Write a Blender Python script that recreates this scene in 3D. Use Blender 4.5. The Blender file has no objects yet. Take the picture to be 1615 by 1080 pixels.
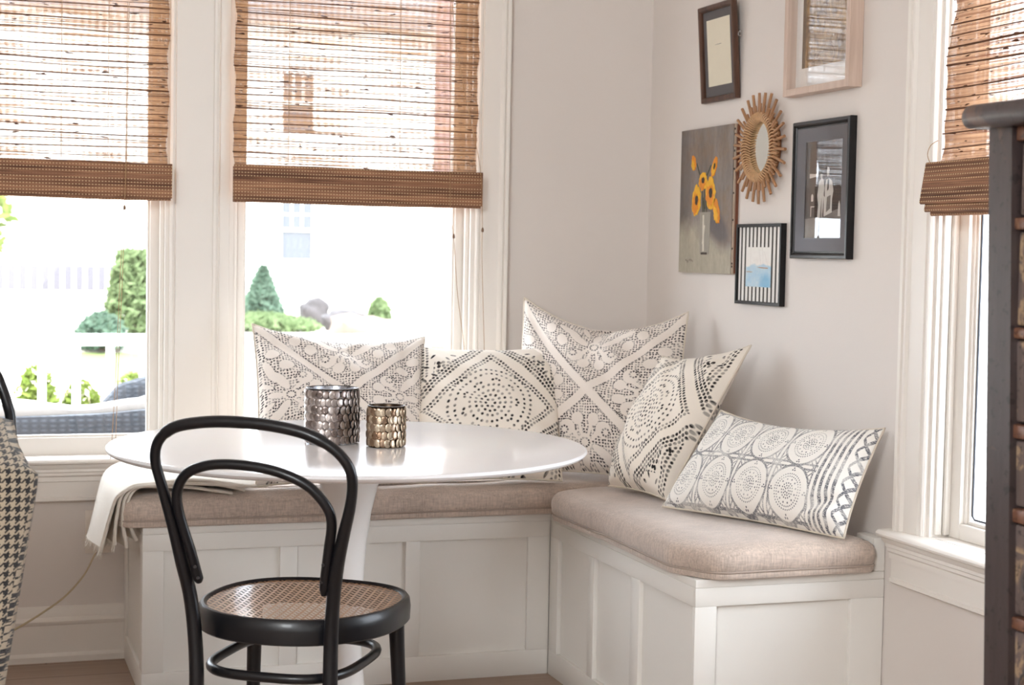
import bpy, bmesh, math, random
from mathutils import Vector, Matrix
import numpy as np
PI = math.pi
rnd = random.Random(7)
SC = bpy.context.scene
COL = SC.collection

# ------------------------------------------------------------------ shader expression helper
class X:
    def __init__(s, nt, sock): s.nt, s.s = nt, sock
    def _m(s, op, *a):
        n = s.nt.nodes.new('ShaderNodeMath'); n.operation = op
        for i, v in enumerate((s,) + a):
            if isinstance(v, X): s.nt.links.new(v.s, n.inputs[i])
            else: n.inputs[i].default_value = float(v)
        return X(s.nt, n.outputs[0])
    def __add__(s, o): return s._m('ADD', o)
    __radd__ = __add__
    def __sub__(s, o): return s._m('SUBTRACT', o)
    def __rsub__(s, o): return (s * -1.0) + o
    def __mul__(s, o): return s._m('MULTIPLY', o)
    __rmul__ = __mul__
    def __truediv__(s, o): return s._m('DIVIDE', o)
    def __neg__(s): return s * -1.0
    def abs(s): return s._m('ABSOLUTE')
    def floor(s): return s._m('FLOOR')
    def round(s): return s._m('ROUND')
    def fract(s): return s._m('FRACT')
    def mod(s, o): return s._m('FLOORED_MODULO', o)
    def sin(s): return s._m('SINE')
    def cos(s): return s._m('COSINE')
    def sqrt(s): return s._m('SQRT')
    def max(s, o): return s._m('MAXIMUM', o)
    def min(s, o): return s._m('MINIMUM', o)
    def lt(s, o): return s._m('LESS_THAN', o)
    def gt(s, o): return s._m('GREATER_THAN', o)
    def atan2(s, o): return s._m('ARCTAN2', o)
    def clamp(s): return s.max(0.0).min(1.0)
    def below(s, r, w): return ((r - s) / w + .5).clamp()      # 1 where s < r, soft edge of width w
    def above(s, r, w): return ((s - r) / w + .5).clamp()
    def inv(s): return 1.0 - s

class Mat:
    """a node material being built"""
    def __init__(s, name):
        s.m = bpy.data.materials.new(name); s.m.use_nodes = True
        s.nt = s.m.node_tree; s.nt.nodes.clear()
        s.out = s.nt.nodes.new('ShaderNodeOutputMaterial')
    def node(s, t, **kw):
        n = s.nt.nodes.new(t)
        for k, v in kw.items(): setattr(n, k, v)
        return n
    def link(s, a, b): s.nt.links.new(a.s if isinstance(a, X) else a, b)
    def coords(s, kind='Object'):
        if kind == 'UV': o = s.node('ShaderNodeUVMap').outputs[0]
        else: o = s.node('ShaderNodeTexCoord').outputs[kind]
        sp = s.node('ShaderNodeSeparateXYZ'); s.link(o, sp.inputs[0])
        return [X(s.nt, sp.outputs[i]) for i in range(3)]
    def vec(s, x, y, z):
        c = s.node('ShaderNodeCombineXYZ')
        for i, v in enumerate((x, y, z)):
            if isinstance(v, X): s.link(v, c.inputs[i])
            else: c.inputs[i].default_value = v
        return c.outputs[0]
    def noise(s, v, scale=1.0, detail=2.0, rough=.5, dist=0.0):
        n = s.node('ShaderNodeTexNoise'); s.link(v, n.inputs['Vector'])
        n.inputs['Scale'].default_value = scale; n.inputs['Detail'].default_value = detail
        n.inputs['Roughness'].default_value = rough; n.inputs['Distortion'].default_value = dist
        return X(s.nt, n.outputs['Fac'])
    def voro(s, v, scale, randomness=1.0, out='Distance', dim='3D', feature='F1'):
        n = s.node('ShaderNodeTexVoronoi', voronoi_dimensions=dim, feature=feature); s.link(v, n.inputs['Vector'])
        n.inputs['Scale'].default_value = scale; n.inputs['Randomness'].default_value = randomness
        return X(s.nt, n.outputs[out]) if out == 'Distance' else n.outputs[out]
    def mix(s, f, a, b):
        n = s.node('ShaderNodeMix', data_type='RGBA')
        if isinstance(f, X): s.link(f, n.inputs[0])
        else: n.inputs[0].default_value = f
        for i, v in ((6, a), (7, b)):
            if isinstance(v, (tuple, list)): n.inputs[i].default_value = tuple(v)[:3] + (1,)
            else: s.link(v, n.inputs[i])
        return n.outputs[2]
    def bump(s, h, strength=.3, dist=.002):
        n = s.node('ShaderNodeBump'); s.link(h, n.inputs['Height'])
        n.inputs['Strength'].default_value = strength; n.inputs['Distance'].default_value = dist
        return n.outputs[0]
    def bsdf(s, color, rough=.5, metal=0.0, normal=None, coat=0.0, spec=.5, sheen=0.0, coat_rough=.08):
        n = s.node('ShaderNodeBsdfPrincipled')
        for k, v in (('Base Color', color), ('Roughness', rough), ('Metallic', metal)):
            if isinstance(v, X): s.link(v, n.inputs[k])
            elif isinstance(v, (int, float)): n.inputs[k].default_value = v
            elif isinstance(v, (tuple, list)): n.inputs[k].default_value = tuple(v)[:3] + (1,)
            else: s.link(v, n.inputs[k])
        n.inputs['Coat Weight'].default_value = coat; n.inputs['Coat Roughness'].default_value = coat_rough
        n.inputs['Specular IOR Level'].default_value = spec
        n.inputs['Sheen Weight'].default_value = sheen
        if normal is not None: s.link(normal, n.inputs['Normal'])
        return n.outputs[0]
    def done(s, sh): s.link(sh, s.out.inputs[0]); return s.m

def lin(r, g, b):
    f = lambda c: c/255/12.92 if c/255 <= .04045 else ((c/255+.055)/1.055)**2.4
    return (f(r), f(g), f(b))

def paint_mat(name, rgb, rough=.5, bump=.04, scale=220, spec=.4):
    m = Mat(name); o = m.node('ShaderNodeTexCoord').outputs['Object']
    n = m.noise(o, scale, 2); n2 = m.noise(o, 3.0, 3)
    c = m.mix(n2, tuple(v*.975 for v in rgb), tuple(min(1, v*1.02) for v in rgb))
    return m.done(m.bsdf(c, rough, normal=m.bump(n, bump, .002), spec=spec))

def plain(name, rgb, rough=.5, metal=0.0, var=.12, scale=30.0, coat=0.0, bump=0.0, spec=.5, stretch=(1, 1, 1)):
    m = Mat(name); x, y, z = m.coords('Object')
    v = m.vec(x*stretch[0], y*stretch[1], z*stretch[2])
    n = m.noise(v, scale, 3)
    c = m.mix(n, tuple(q*(1-var) for q in rgb), tuple(min(1, q*(1+var)) for q in rgb))
    return m.done(m.bsdf(c, rough, metal, m.bump(n, bump, .002) if bump else None, coat, spec))

# ------------------------------------------------------------------ mesh helper
class MB:
    def __init__(s): s.v, s.f, s.mi, s.uv = [], [], [], {}
    def add(s, verts, faces, mi=0):
        o = len(s.v); s.v += [tuple(p) for p in verts]
        for f in faces: s.f.append(tuple(i+o for i in f)); s.mi.append(mi)
        return o
    def box(s, x0, x1, y0, y1, z0, z1, bevel=0.0, mi=0, M=None, seg=2):
        x0, x1 = min(x0, x1), max(x0, x1); y0, y1 = min(y0, y1), max(y0, y1); z0, z1 = min(z0, z1), max(z0, z1)
        bm = bmesh.new(); bmesh.ops.create_cube(bm, size=1)
        for v in bm.verts:
            v.co = Vector(((x0+x1)/2+v.co.x*(x1-x0), (y0+y1)/2+v.co.y*(y1-y0), (z0+z1)/2+v.co.z*(z1-z0)))
        if bevel:
            bmesh.ops.bevel(bm, geom=list(bm.edges), offset=min(bevel, .49*min(x1-x0, y1-y0, z1-z0)), segments=seg, affect='EDGES', profile=.5)
        if M is not None: bmesh.ops.transform(bm, matrix=M, verts=bm.verts)
        bm.verts.index_update()
        s.add([v.co[:] for v in bm.verts], [[v.index for v in f.verts] for f in bm.faces], mi); bm.free(); return s
    def loft(s, rings, closed=True, cap0=True, cap1=True, mi=0, wrap=False):
        n = len(rings[0]); o = len(s.v)
        for r in rings: s.v += [tuple(p) for p in r]
        R = len(rings); m = n if closed else n-1
        for i in range(R if wrap else R-1):
            a, b = o+i*n, o+((i+1) % R)*n
            for j in range(m):
                k = (j+1) % n; s.f.append((a+j, a+k, b+k, b+j)); s.mi.append(mi)
        if closed and not wrap:
            if cap0: s.f.append(tuple(o+j for j in range(n))[::-1]); s.mi.append(mi)
            if cap1: s.f.append(tuple(o+(R-1)*n+j for j in range(n))); s.mi.append(mi)
        return s
    def tube(s, pts, r, n=8, closed=False, mi=0, flat=1.0):
        pts = [Vector(p) for p in pts]; N = len(pts)
        rr = r if isinstance(r, (list, tuple)) else [r]*N
        T = []
        for i in range(N):
            a = pts[(i-1) % N] if (closed or i > 0) else pts[0]
            b = pts[(i+1) % N] if (closed or i < N-1) else pts[-1]
            t = (b-a); T.append(t.normalized() if t.length > 1e-9 else Vector((0, 0, 1)))
        u = T[0].orthogonal().normalized(); rings = []
        for i in range(N):
            u = (u - T[i]*u.dot(T[i]))
            u = u.normalized() if u.length > 1e-6 else T[i].orthogonal().normalized()
            w = T[i].cross(u)
            rings.append([pts[i]+(u*math.cos(2*PI*k/n)+w*math.sin(2*PI*k/n)*flat)*rr[i] for k in range(n)])
        return s.loft(rings, True, True, True, mi, wrap=closed)
    def lathe(s, prof, cx=0, cy=0, n=48, mi=0, cap0=True, cap1=True):
        rings = [[(cx+r*math.cos(2*PI*k/n), cy+r*math.sin(2*PI*k/n), z) for k in range(n)] for r, z in prof]
        return s.loft(rings, True, cap0, cap1, mi)
    def prism(s, poly, axis, a, b, mi=0):
        """poly: 2-D points in the two other axes (in xyz order), extruded from a to b along axis"""
        def P(q, t):
            if axis == 0: return (t, q[0], q[1])
            if axis == 1: return (q[0], t, q[1])
            return (q[0], q[1], t)
        return s.loft([[P(q, a) for q in poly], [P(q, b) for q in poly]], True, True, True, mi)
    def grid(s, P, mi=0, uv=None):
        """P[i][j] points -> quads; uv[i][j]"""
        o = len(s.v); H, W = len(P), len(P[0])
        for i in range(H):
            for j in range(W):
                if uv: s.uv[len(s.v)] = uv[i][j]
                s.v.append(tuple(P[i][j]))
        for i in range(H-1):
            for j in range(W-1):
                a = o+i*W+j; s.f.append((a, a+1, a+W+1, a+W)); s.mi.append(mi)
        return s
    def build(s, name, mats, parent=None, base=None, smooth=35, fix=True):
        if not isinstance(mats, (list, tuple)): mats = [mats]
        if base is None:
            if parent is not None:
                base = Vector((0, 0, 0)); p = parent
                while p is not None: base = base+p.location; p = p.parent
            else:
                a = np.array(s.v); base = Vector(((a[:, 0].min()+a[:, 0].max())/2, (a[:, 1].min()+a[:, 1].max())/2, a[:, 2].min()))
        base = Vector(base); me = bpy.data.meshes.new(name)
        me.from_pydata([(p[0]-base.x, p[1]-base.y, p[2]-base.z) for p in s.v], [], s.f)
        for m in mats: me.materials.append(m)
        if len(mats) > 1: me.polygons.foreach_set('material_index', s.mi)
        if s.uv:
            l = me.uv_layers.new(name='UVMap')
            for lp in me.loops: l.data[lp.index].uv = s.uv.get(lp.vertex_index, (0, 0))
        if fix:
            bm = bmesh.new(); bm.from_mesh(me); bmesh.ops.recalc_face_normals(bm, faces=bm.faces); bm.to_mesh(me); bm.free()
        me.polygons.foreach_set('use_smooth', [True]*len(me.polygons))
        me.set_sharp_from_angle(angle=math.radians(smooth)); me.update()
        o = bpy.data.objects.new(name, me); COL.objects.link(o)
        if parent is None: o.location = base
        else: o.parent = parent
        return o

def tag(o, label, cat, group=None, kind=None):
    o['label'] = label; o['category'] = cat
    if group: o['group'] = group
    if kind: o['kind'] = kind
    return o
def thing(name, label, cat, loc, group=None):
    o = bpy.data.objects.new(name, None); COL.objects.link(o); o.location = loc; o.empty_display_size = .05
    return tag(o, label, cat, group)
def struct(o, label, cat): return tag(o, label, cat, kind='structure')

def catmull(P, k=6, closed=False):
    P = [Vector(p) for p in P]; N = len(P); out = []
    for i in range(N if closed else N-1):
        if closed: a, b, c, d = P[i-1], P[i], P[(i+1) % N], P[(i+2) % N]
        else: a, b, c, d = P[max(i-1, 0)], P[i], P[i+1], P[min(i+2, N-1)]
        for j in range(k):
            t = j/k
            out.append(.5*((2*b)+(c-a)*t+(2*a-5*b+4*c-d)*t*t+(3*b-a-3*c+d)*t**3))
    if not closed: out.append(P[-1])
    return out

# ------------------------------------------------------------------ materials
M = {}
M['wall'] = paint_mat('wall_paint', lin(225, 218, 212), .6, .10, 260)
M['trim'] = paint_mat('trim_paint', lin(236, 231, 224), .4, .0, 90, .4)
M['bench'] = paint_mat('bench_paint', lin(236, 233, 227), .38, .05, 200, .45)
M['ceiling'] = paint_mat('ceiling_paint', lin(238, 235, 230), .7, .05, 200)

def floor_mat():
    m = Mat('oak_floor'); x, y, z = m.coords('Object')
    w = .14; row = (y/w).floor(); off = (row*.37).fract()*1.3
    seam = ((y/w).fract()-.5).abs().above(.487, .01)
    px = (x+off)/1.3; seam2 = (px.fract()-.5).abs().above(.4985, .001)
    pid = m.vec(row, px.floor(), 0.0)
    wn = m.node('ShaderNodeTexWhiteNoise'); m.link(pid, wn.inputs['Vector']); rv = X(m.nt, wn.outputs['Value'])
    g = m.noise(m.vec(x*2.2+rv*9.0, y*40.0, rv*5.0), 1.6, 4, .6)
    c = m.mix((g*.7+rv*.35).clamp(), lin(132, 108, 92), lin(182, 158, 140))
    c = m.mix(seam.max(seam2)*.8, c, lin(70, 50, 40))
    return m.done(m.bsdf(c, .45, normal=m.bump(g, .15, .002)))
M['floor'] = floor_mat()

def linen_mat(name, rgb, scale=1.0, contrast=.16, bump=.35):
    m = Mat(name); x, y, z = m.coords('Object')
    a = m.noise(m.vec(x*900*scale, y*900*scale, z*60*scale), 1.0, 2)
    b = m.noise(m.vec(x*70*scale, y*70*scale, z*900*scale), 1.0, 2)
    d = m.noise(m.vec(x, y, z), 14.0, 3)
    f = (a*.5+b*.3+d*.35-.08).clamp()
    c = m.mix(f, tuple(v*(1-contrast*1.6) for v in rgb), tuple(min(1, v*(1+contrast)) for v in rgb))
    return m.done(m.bsdf(c, .95, normal=m.bump(a+b, bump, .0012), spec=.15, sheen=.15))
def heather_mat(name, rgb):
    m = Mat(name); x, y, z = m.coords('Object')
    a = m.noise(m.vec(x*300.0, y*300.0, z*26.0), 1.0, 3, .6); b = m.noise(m.vec(x*45.0, y*240.0, z*220.0), 1.0, 3, .6)
    d = m.noise(m.vec(x, y, z), 9.0, 4, .6)
    f = ((a-.5)*1.35+(b-.5)*1.0+(d-.5)*1.0+.5).clamp()
    c = m.mix(f, tuple(v*.70 for v in rgb), tuple(min(1, v*1.28) for v in rgb))
    return m.done(m.bsdf(c, .95, normal=m.bump(a+b, .5, .0015), spec=.15, sheen=.4))
M['cushion'] = heather_mat('cushion_fabric', lin(196, 179, 166))
M['throw'] = linen_mat('throw_linen', lin(228, 220, 208), 1.0, .1)
M['pipe'] = linen_mat('piping_fabric', lin(176, 160, 148), 1.0, .15)

def glass_mat(name, k=1.0, tint=(1, 1, 1)):
    m = Mat(name); lw = m.node('ShaderNodeLayerWeight'); lw.inputs[0].default_value = .5
    fc = X(m.nt, lw.outputs['Facing']); f2 = fc*fc; fr = f2*f2*fc*.96+.04
    t = m.node('ShaderNodeBsdfTransparent'); t.inputs[0].default_value = tint+(1,)
    g = m.node('ShaderNodeBsdfGlossy'); g.inputs['Roughness'].default_value = .01
    n = m.noise(m.node('ShaderNodeTexCoord').outputs['Object'], 5.0, 1)
    m.link(m.bump(n, .02, .01), g.inputs['Normal'])
    mx = m.node('ShaderNodeMixShader'); m.link((fr*k).clamp(), mx.inputs[0])
    m.link(t.outputs[0], mx.inputs[1]); m.link(g.outputs[0], mx.inputs[2])
    return m.done(mx.outputs[0])
M['pane'] = glass_mat('window_glass', 1.0)
M['picglass'] = glass_mat('picture_glass', 1.3)

def blind_mat(name, cover, light, dark):
    """woven reeds: fine horizontal reeds with gaps the daylight comes through"""
    m = Mat(name); x, y, z = m.coords('Object'); w = x+y*1.0
    fine = m.noise(m.vec(w*4.0, 0.0, z*330.0), 1.0, 2, .65)
    mid = m.noise(m.vec(w*1.3+3.0, 4.0, z*100.0), 1.0, 2, .6)
    knot = m.noise(m.vec(w*26.0, 9.0, z*150.0), 1.0, 1, .5)
    weft = ((w*330.0).sin()*.5+.5)
    alpha = ((fine-.5)*1.2+(mid-.5)*.5+weft*.10+cover).max(.45).min(.985)
    alpha = alpha.max(knot.above(.685, .02))
    tone = m.noise(m.vec(w*3.0+7.0, 2.0, z*190.0), 1.0, 2, .6)
    c = m.mix(((tone-.3)*2.2).clamp(), dark, light)
    c = m.mix(knot.above(.675, .03), c, lin(62, 38, 26))
    d = m.node('ShaderNodeBsdfDiffuse'); m.link(c, d.inputs[0])
    t = m.node('ShaderNodeBsdfTranslucent'); m.link(c, t.inputs[0])
    mx = m.node('ShaderNodeMixShader'); mx.inputs[0].default_value = .22
    m.link(d.outputs[0], mx.inputs[1]); m.link(t.outputs[0], mx.inputs[2])
    tr = m.node('ShaderNodeBsdfTransparent')
    m2 = m.node('ShaderNodeMixShader'); m.link(alpha, m2.inputs[0])
    m.link(tr.outputs[0], m2.inputs[1]); m.link(mx.outputs[0], m2.inputs[2])
    return m.done(m2.outputs[0])
M['blind'] = blind_mat('woven_blind', .76, lin(204, 162, 122), lin(124, 84, 60))
M['blind_dense'] = blind_mat('woven_blind_dense', .86, lin(206, 164, 128), lin(112, 72, 54))
def fold_mat():
    m = Mat('woven_fold'); x, y, z = m.coords('Object'); w = x+y
    fine = m.noise(m.vec(w*9.0, y*0.0, z*420.0), 1.0, 2)
    band = m.noise(m.vec(w*1.2, 3.0, z*60.0), 1.0, 2)
    rowv = m.noise(m.vec(0.0, 7.0, z*130.0), 1.0, 1)
    st = ((w*760.0).sin().above(.0, .7))*(((z*2*PI/.0088).sin()).above(.62, .3))*rowv.above(.40, .2)
    c = m.mix(((fine-.5)*1.8+(band-.5)*1.9+.45).clamp(), lin(88, 56, 42), lin(166, 120, 90))
    c = m.mix(st*.6, c, lin(236, 206, 160))
    return m.done(m.bsdf(c, .7, normal=m.bump(fine, .5, .002), spec=.3))
M['fold'] = fold_mat()
M['reed'] = plain('dark_reed', lin(96, 58, 34), .6, 0, .3, 60)
M['cord'] = plain('tan_cord', lin(172, 136, 98), .7, 0, .2, 200)
M['bead'] = plain('cord_bead', lin(120, 86, 58), .5, 0, .1)
M['black'] = plain('black_lacquer', lin(15, 15, 19), .34, 0, .25, 12, .12, .03, .4)
M['table'] = plain('white_laminate', lin(244, 244, 246), .2, 0, .01, 20, .4)
M['pedestal'] = plain('white_pedestal', lin(236, 234, 232), .25, 0, .01, 20, .3)

# ------------------------------------------------------------------ pillow prints
def dots(u, v, cx, cy, R, n, d, soft=.006, ph=0.0):
    du, dv = u-cx, v-cy
    r = (du*du+dv*dv).sqrt(); a = dv.atan2(du)*(n/(2*PI))+ph
    arc = (a-a.round())*(2*PI/n)*R; rr = r-R
    return (rr*rr+arc*arc).sqrt().below(d, soft)
def rowdots(s, t, S, pitch, d, soft=.008, ph=0.0):
    q = t/pitch+ph; e = (q-q.round())*pitch; k = s-S
    return (k*k+e*e).sqrt().below(d, soft)
def ell(u, v, cx, cy, a, b, rot=0.0):
    c, s = math.cos(rot), math.sin(rot); du, dv = u-cx, v-cy
    p = (du*c+dv*s)/a; q = (dv*c-du*s)/b
    return (p*p+q*q).sqrt()
CREAM = lin(232, 222, 208)
INK = lin(58, 52, 52)

def fabric_finish(m, fac, ink, base, u, v):
    x, y, z = m.coords('Object')
    w1 = m.noise(m.vec(u*260.0, v*30.0, 0.0), 1.0, 2); w2 = m.noise(m.vec(u*30.0, v*260.0, 4.0), 1.0, 2)
    b = m.mix((w1*.5+w2*.5), tuple(q*.93 for q in base), tuple(min(1, q*1.05) for q in base))
    wear = m.noise(m.vec(u*9.0, v*9.0, 2.0), 1.0, 3)
    f = fac*((wear-.28)*4.0).clamp().max(.55)
    c = m.mix(f, b, ink)
    return m.done(m.bsdf(c, .92, normal=m.bump(w1+w2, .25, .001), spec=.15, sheen=.1))

def floral_mat(name, du=0.0, dv=0.0):
    m = Mat(name); u, v, _ = m.coords('UV')
    u = u*2.0-1.0+du; v = v*2.0-1.0+dv
    au, av = u.abs(), v.abs(); q = au.max(av); p = au.min(av)
    # a field of small dots
    wob = m.noise(m.vec(u, v, 0.0), 6.0, 1)
    d = m.voro(m.vec(u+wob*.03, v, 0.0), 29.0, .38, dim='2D')
    field = d.below(.315, .12)
    # motifs, folded eightfold: p across, q outwards
    shapes = [ell(p, q, 0, .66, .085, .12), ell(p, q, .0, .83, .05, .10), ell(p, q, .20, .76, .055, .155, -.95), ell(p, q, .33, .88, .05, .16, -1.15),
              ell(p, q, .215, .50, .105, .105), ell(p, q, .095, .38, .075, .085), ell(p, q, .12, .56, .028, .10, .55), ell(p, q, .40, .70, .075, .095), ell(p, q, .56, .84, .07, .09, .5), ell(p, q, .055, .5, .022, .11, .25), ell(p, q, .145, .93, .035, .10, -.5)]
    e = shapes[0]
    for k in shapes[1:]: e = e.min(k)
    e = e/.90
    blob = e.below(1.0, .05)
    # curls of dots inside the round heads
    curl = dots(p, q, .245, .53, .042, 8, .012).max(dots(p, q, 0, .66, .05, 11, .011))
    rim = e.above(1.0, .05)*e.below(1.22, .06)
    d2 = m.voro(m.vec(u, v, 3.0), 34.0, .3, dim='2D').below(.36, .12)
    band = (q-p).abs().below(.074, .012)
    line = ((q-p).abs()-.092).abs().below(.018, .01)*d2
    fac = (field*(blob.inv())).max(rim*d2*.9).max(curl)*band.inv()
    fac = fac.max(line*band.inv())
    return fabric_finish(m, fac, lin(64, 58, 60), lin(238, 229, 220), u, v)

def medallion_mat(name, su=1.0, sv=1.0, du=0.0, dv=0.0):
    m = Mat(name); u, v, _ = m.coords('UV')
    u = (u*2.0-1.0)*su+du; v = (v*2.0-1.0)*sv+dv
    wob = m.noise(m.vec(u, v, 0.0), 5.0, 1)-.5; u0 = u+wob*.02; v0 = v+wob*.015
    R = [(.062, 6, .020), (.135, 12, .020), (.205, 18, .019), (.29, 26, .018), (.475, 40, .018), (.57, 48, .019)]
    f = None
    for r, n, d in R:
        k = dots(u0, v0, 0, 0, r, n, d, .012); f = k if f is None else f.max(k)
    # trefoils between the rings
    for oa, rr in ((0, .385), (.35, .365), (-.35, .365)):
        f = f.max(dots(u0, v0, 0, 0, rr, 9, .019, .012, oa*.5))
    au, av = u0.abs(), v0.abs(); s = (au+av)*.7071; t = (au-av)*.7071
    for S, d, ph in ((.585, .017, 0), (.635, .019, .5), (.80, .021, 0), (.855, .021, .5), (.905, .020, 0)):
        f = f.max(rowdots(s, t, S, .052, d, .012, ph))
    # filled corner triangles of bigger dots, then leaf dashes out in the corners
    tri = m.voro(m.vec(u0, v0, 0.0), 15.0, .25, dim='2D').below(.36, .12)
    f = f.max(tri*s.above(.93, .01)*(t.abs()+(s-.93)*1.2).below(.20, .01))
    leaf = None
    for cx, cy, ro in ((.78, .55, .6), (.70, .72, -.4), (.60, .82, .9), (.88, .70, .2), (.80, .86, -.8), (.52, .90, .2), (.90, .48, .9)):
        k = ell(au, av, cx, cy, .042, .017, ro); leaf = k if leaf is None else leaf.min(k)
    f = f.max(leaf.below(1.0, .3))
    for S, ph in ((.985, 0), (.93, .5), (.875, 0)):
        f = f.max(rowdots(au, av, S, .05, .018, .012, ph)*(s.above(1.0, .01)).max(u0.above(.5, .01)*s.above(.94, .01)))
    return fabric_finish(m, f, lin(40, 36, 37), lin(242, 234, 222), u, v)

def oval_mat(name):
    m = Mat(name); u, v, _ = m.coords('UV')
    wob = m.noise(m.vec(u*4.0, v*3.0, 0.0), 2.0, 1)-.5
    u = u+wob*.005; v = v+wob*.006
    N = 4.0; W = .84; c = u/W*N; ci = c.floor(); cu = (c-ci)-.5                  # column cell
    rowi = (v*2.0).floor(); cv = (v*2.0-rowi)-.5
    x, y = cu*2.0, cv*2.0                                                        # -1..1 in a cell
    e = ((x/.90)*(x/.90)+(y/.95)*(y/.95)).sqrt()
    hatch = m.noise(m.vec(u*150.0, v*110.0, 0.0), 1.0, 3).above(.40, .25)
    inpanel = u.below(W, .004)
    ang = y.atan2(x*1.06)
    def ring(R, n, d, ph=0.0):
        a = ang*(n/(2*PI))+ph; arc = (a-a.round())*(2*PI/n)*R; rr = e-R
        return (rr*rr+arc*arc).sqrt().below(d, .02)
    f = None
    for R, n, d, ph in ((.09, 5, .035, 0), (.18, 10, .032, 0), (.28, 16, .03, 0), (.44, 12, .034, .5), (.56, 34, .026, 0), (.67, 40, .026, 0)):
        k = ring(R, n, d, ph); f = k if f is None else f.max(k)
    for cx, cy in ((0, .82), (0, -.82), (.80, 0), (-.80, 0)):
        for ox, oy in ((0, .045), (.05, -.035), (-.05, -.035)):
            f = f.max(ell(x, y, cx+ox, cy+oy, .034, .03).below(1.0, .3))
    lines = (e-1.03).abs().below(.05, .02)
    out = e.above(1.07, .02)
    ax, ay = x.abs(), y.abs()
    grid = ((1.0-ax)-.10).abs().below(.034, .02).max(((1.0-ay)-.10).abs().below(.04, .02))
    dg = (ax-ay*.92-.02)
    star = (dg.abs()-.10).abs().below(.032, .02)
    tri = (ax+ay-1.62).abs().below(.04, .02)
    lines = lines.max(out*(grid.max(star)))*hatch
    f = f.max(lines*.92)*inpanel
    # striped border and zigzag at the near end
    su = (u-W)/(1.0-W)
    st = ((su*6.0).fract()-.5).abs().below(.25, .06)*su.above(.02, .01)*su.below(.70, .02)
    zz = ((v*3.4).fract()-.5).abs()*2.0
    zig = ((su-.72)/.28-zz).abs().below(.14, .05).max(((su-.72)/.28-1.0+zz).abs().below(.14, .05))*su.above(.72, .01)
    f = f.max((st.max(zig))*hatch*inpanel.inv())
    return fabric_finish(m, f, lin(104, 105, 112), lin(244, 241, 235), u, v)

def P3(*a): return Vector(a)
def make_pillow(name, label, TL, TR, BR, BL, T, mat, sag=.03, back=None, pinch=.05, seed=1, dent=0.0, creases=(), crinkle=1.0):
    TL, TR, BR, BL = map(Vector, (TL, TR, BR, BL)); back = T*.6 if back is None else back
    nrm = ((TR-TL)+(BR-BL)).cross((TL-BL)+(TR-BR)).normalized()
    if nrm.y > 0 and abs(nrm.y) > .3 or (abs(nrm.y) <= .3 and nrm.x > 0): nrm = -nrm
    up = ((TL-BL)+(TR-BR)).normalized(); rt = ((TR-TL)+(BR-BL)).normalized()
    g = random.Random(seed); waves = [(g.uniform(2, 6), g.uniform(2, 6), g.uniform(0, 6.3), g.uniform(.0008, .0022)) for _ in range(10)]
    N = 56
    def pt(i, j, sgn):
        u = -1+2*j/N; v = -1+2*i/N
        us = u*(1-pinch*(1-v*v)); vs = v*(1-pinch*(1-u*u))
        a, b = (us+1)/2, (vs+1)/2
        p = BL*(1-a)*(1-b)+BR*a*(1-b)+TR*a*b+TL*(1-a)*b
        w = max(0.0, (1-u*u)*(1-v*v))
        t = w**.45*(1-.18*v)
        p = p-up*sag*(1-u*u)*((v+1)/2)**2.2
        off = t*(T if sgn > 0 else back)
        if sgn > 0:
            edge = min(1, w*6)
            off += crinkle*edge*sum(A*math.sin(fx*u*2+fy*v*2+ph) for fx, fy, ph, A in waves)
            # soft gathers running in from the corners
            for cu, cv in ((1, 1), (-1, 1), (1, -1), (-1, -1)):
                r = math.hypot(u-cu, v-cv); th = math.atan2(v-cv, u-cu)
                off += crinkle*.004*math.exp(-(r/.55)**2)*math.sin(th*11+seed)*edge
            if dent: off -= dent*math.exp(-((u/.16)**2))*max(0, v)**2
            for (u0, v0, u1, v1, A, wd) in creases:
                dx, dy = u1-u0, v1-v0; L2 = dx*dx+dy*dy; tt = max(0, min(1, ((u-u0)*dx+(v-v0)*dy)/L2))
                dd = math.hypot(u-u0-tt*dx, v-v0-tt*dy); off += A*math.exp(-(dd/wd)**2)*math.sin(PI*min(1, max(0, tt*.9+.05)))*edge
        return p+nrm*off*(1 if sgn > 0 else -1)
    mb = MB(); rows = range(N+1)
    F = [[pt(i, j, 1) for j in rows] for i in rows]; UV = [[(j/N, i/N) for j in rows] for i in rows]
    mb.grid(F, 0, UV)
    mb.grid([[pt(i, j, -1) for j in rows] for i in rows], 0, UV)
    o = mb.build(name, mat, smooth=180, fix=True)
    # the sewn edge
    per = [F[0][j] for j in rows]+[F[i][N] for i in rows][1:]+[F[N][j] for j in rows][::-1][1:]+[F[i][0] for i in rows][::-1][1:-1]
    s = MB().tube(per, .0028, 6, closed=True); s.build('seam', M['seam'], parent=o, smooth=60)
    tag(o, label, 'pillow', 'block print pillows on the corner bench')
    return o
M['seam'] = linen_mat('pillow_seam', lin(222, 212, 196), 1.0, .1)

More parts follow.
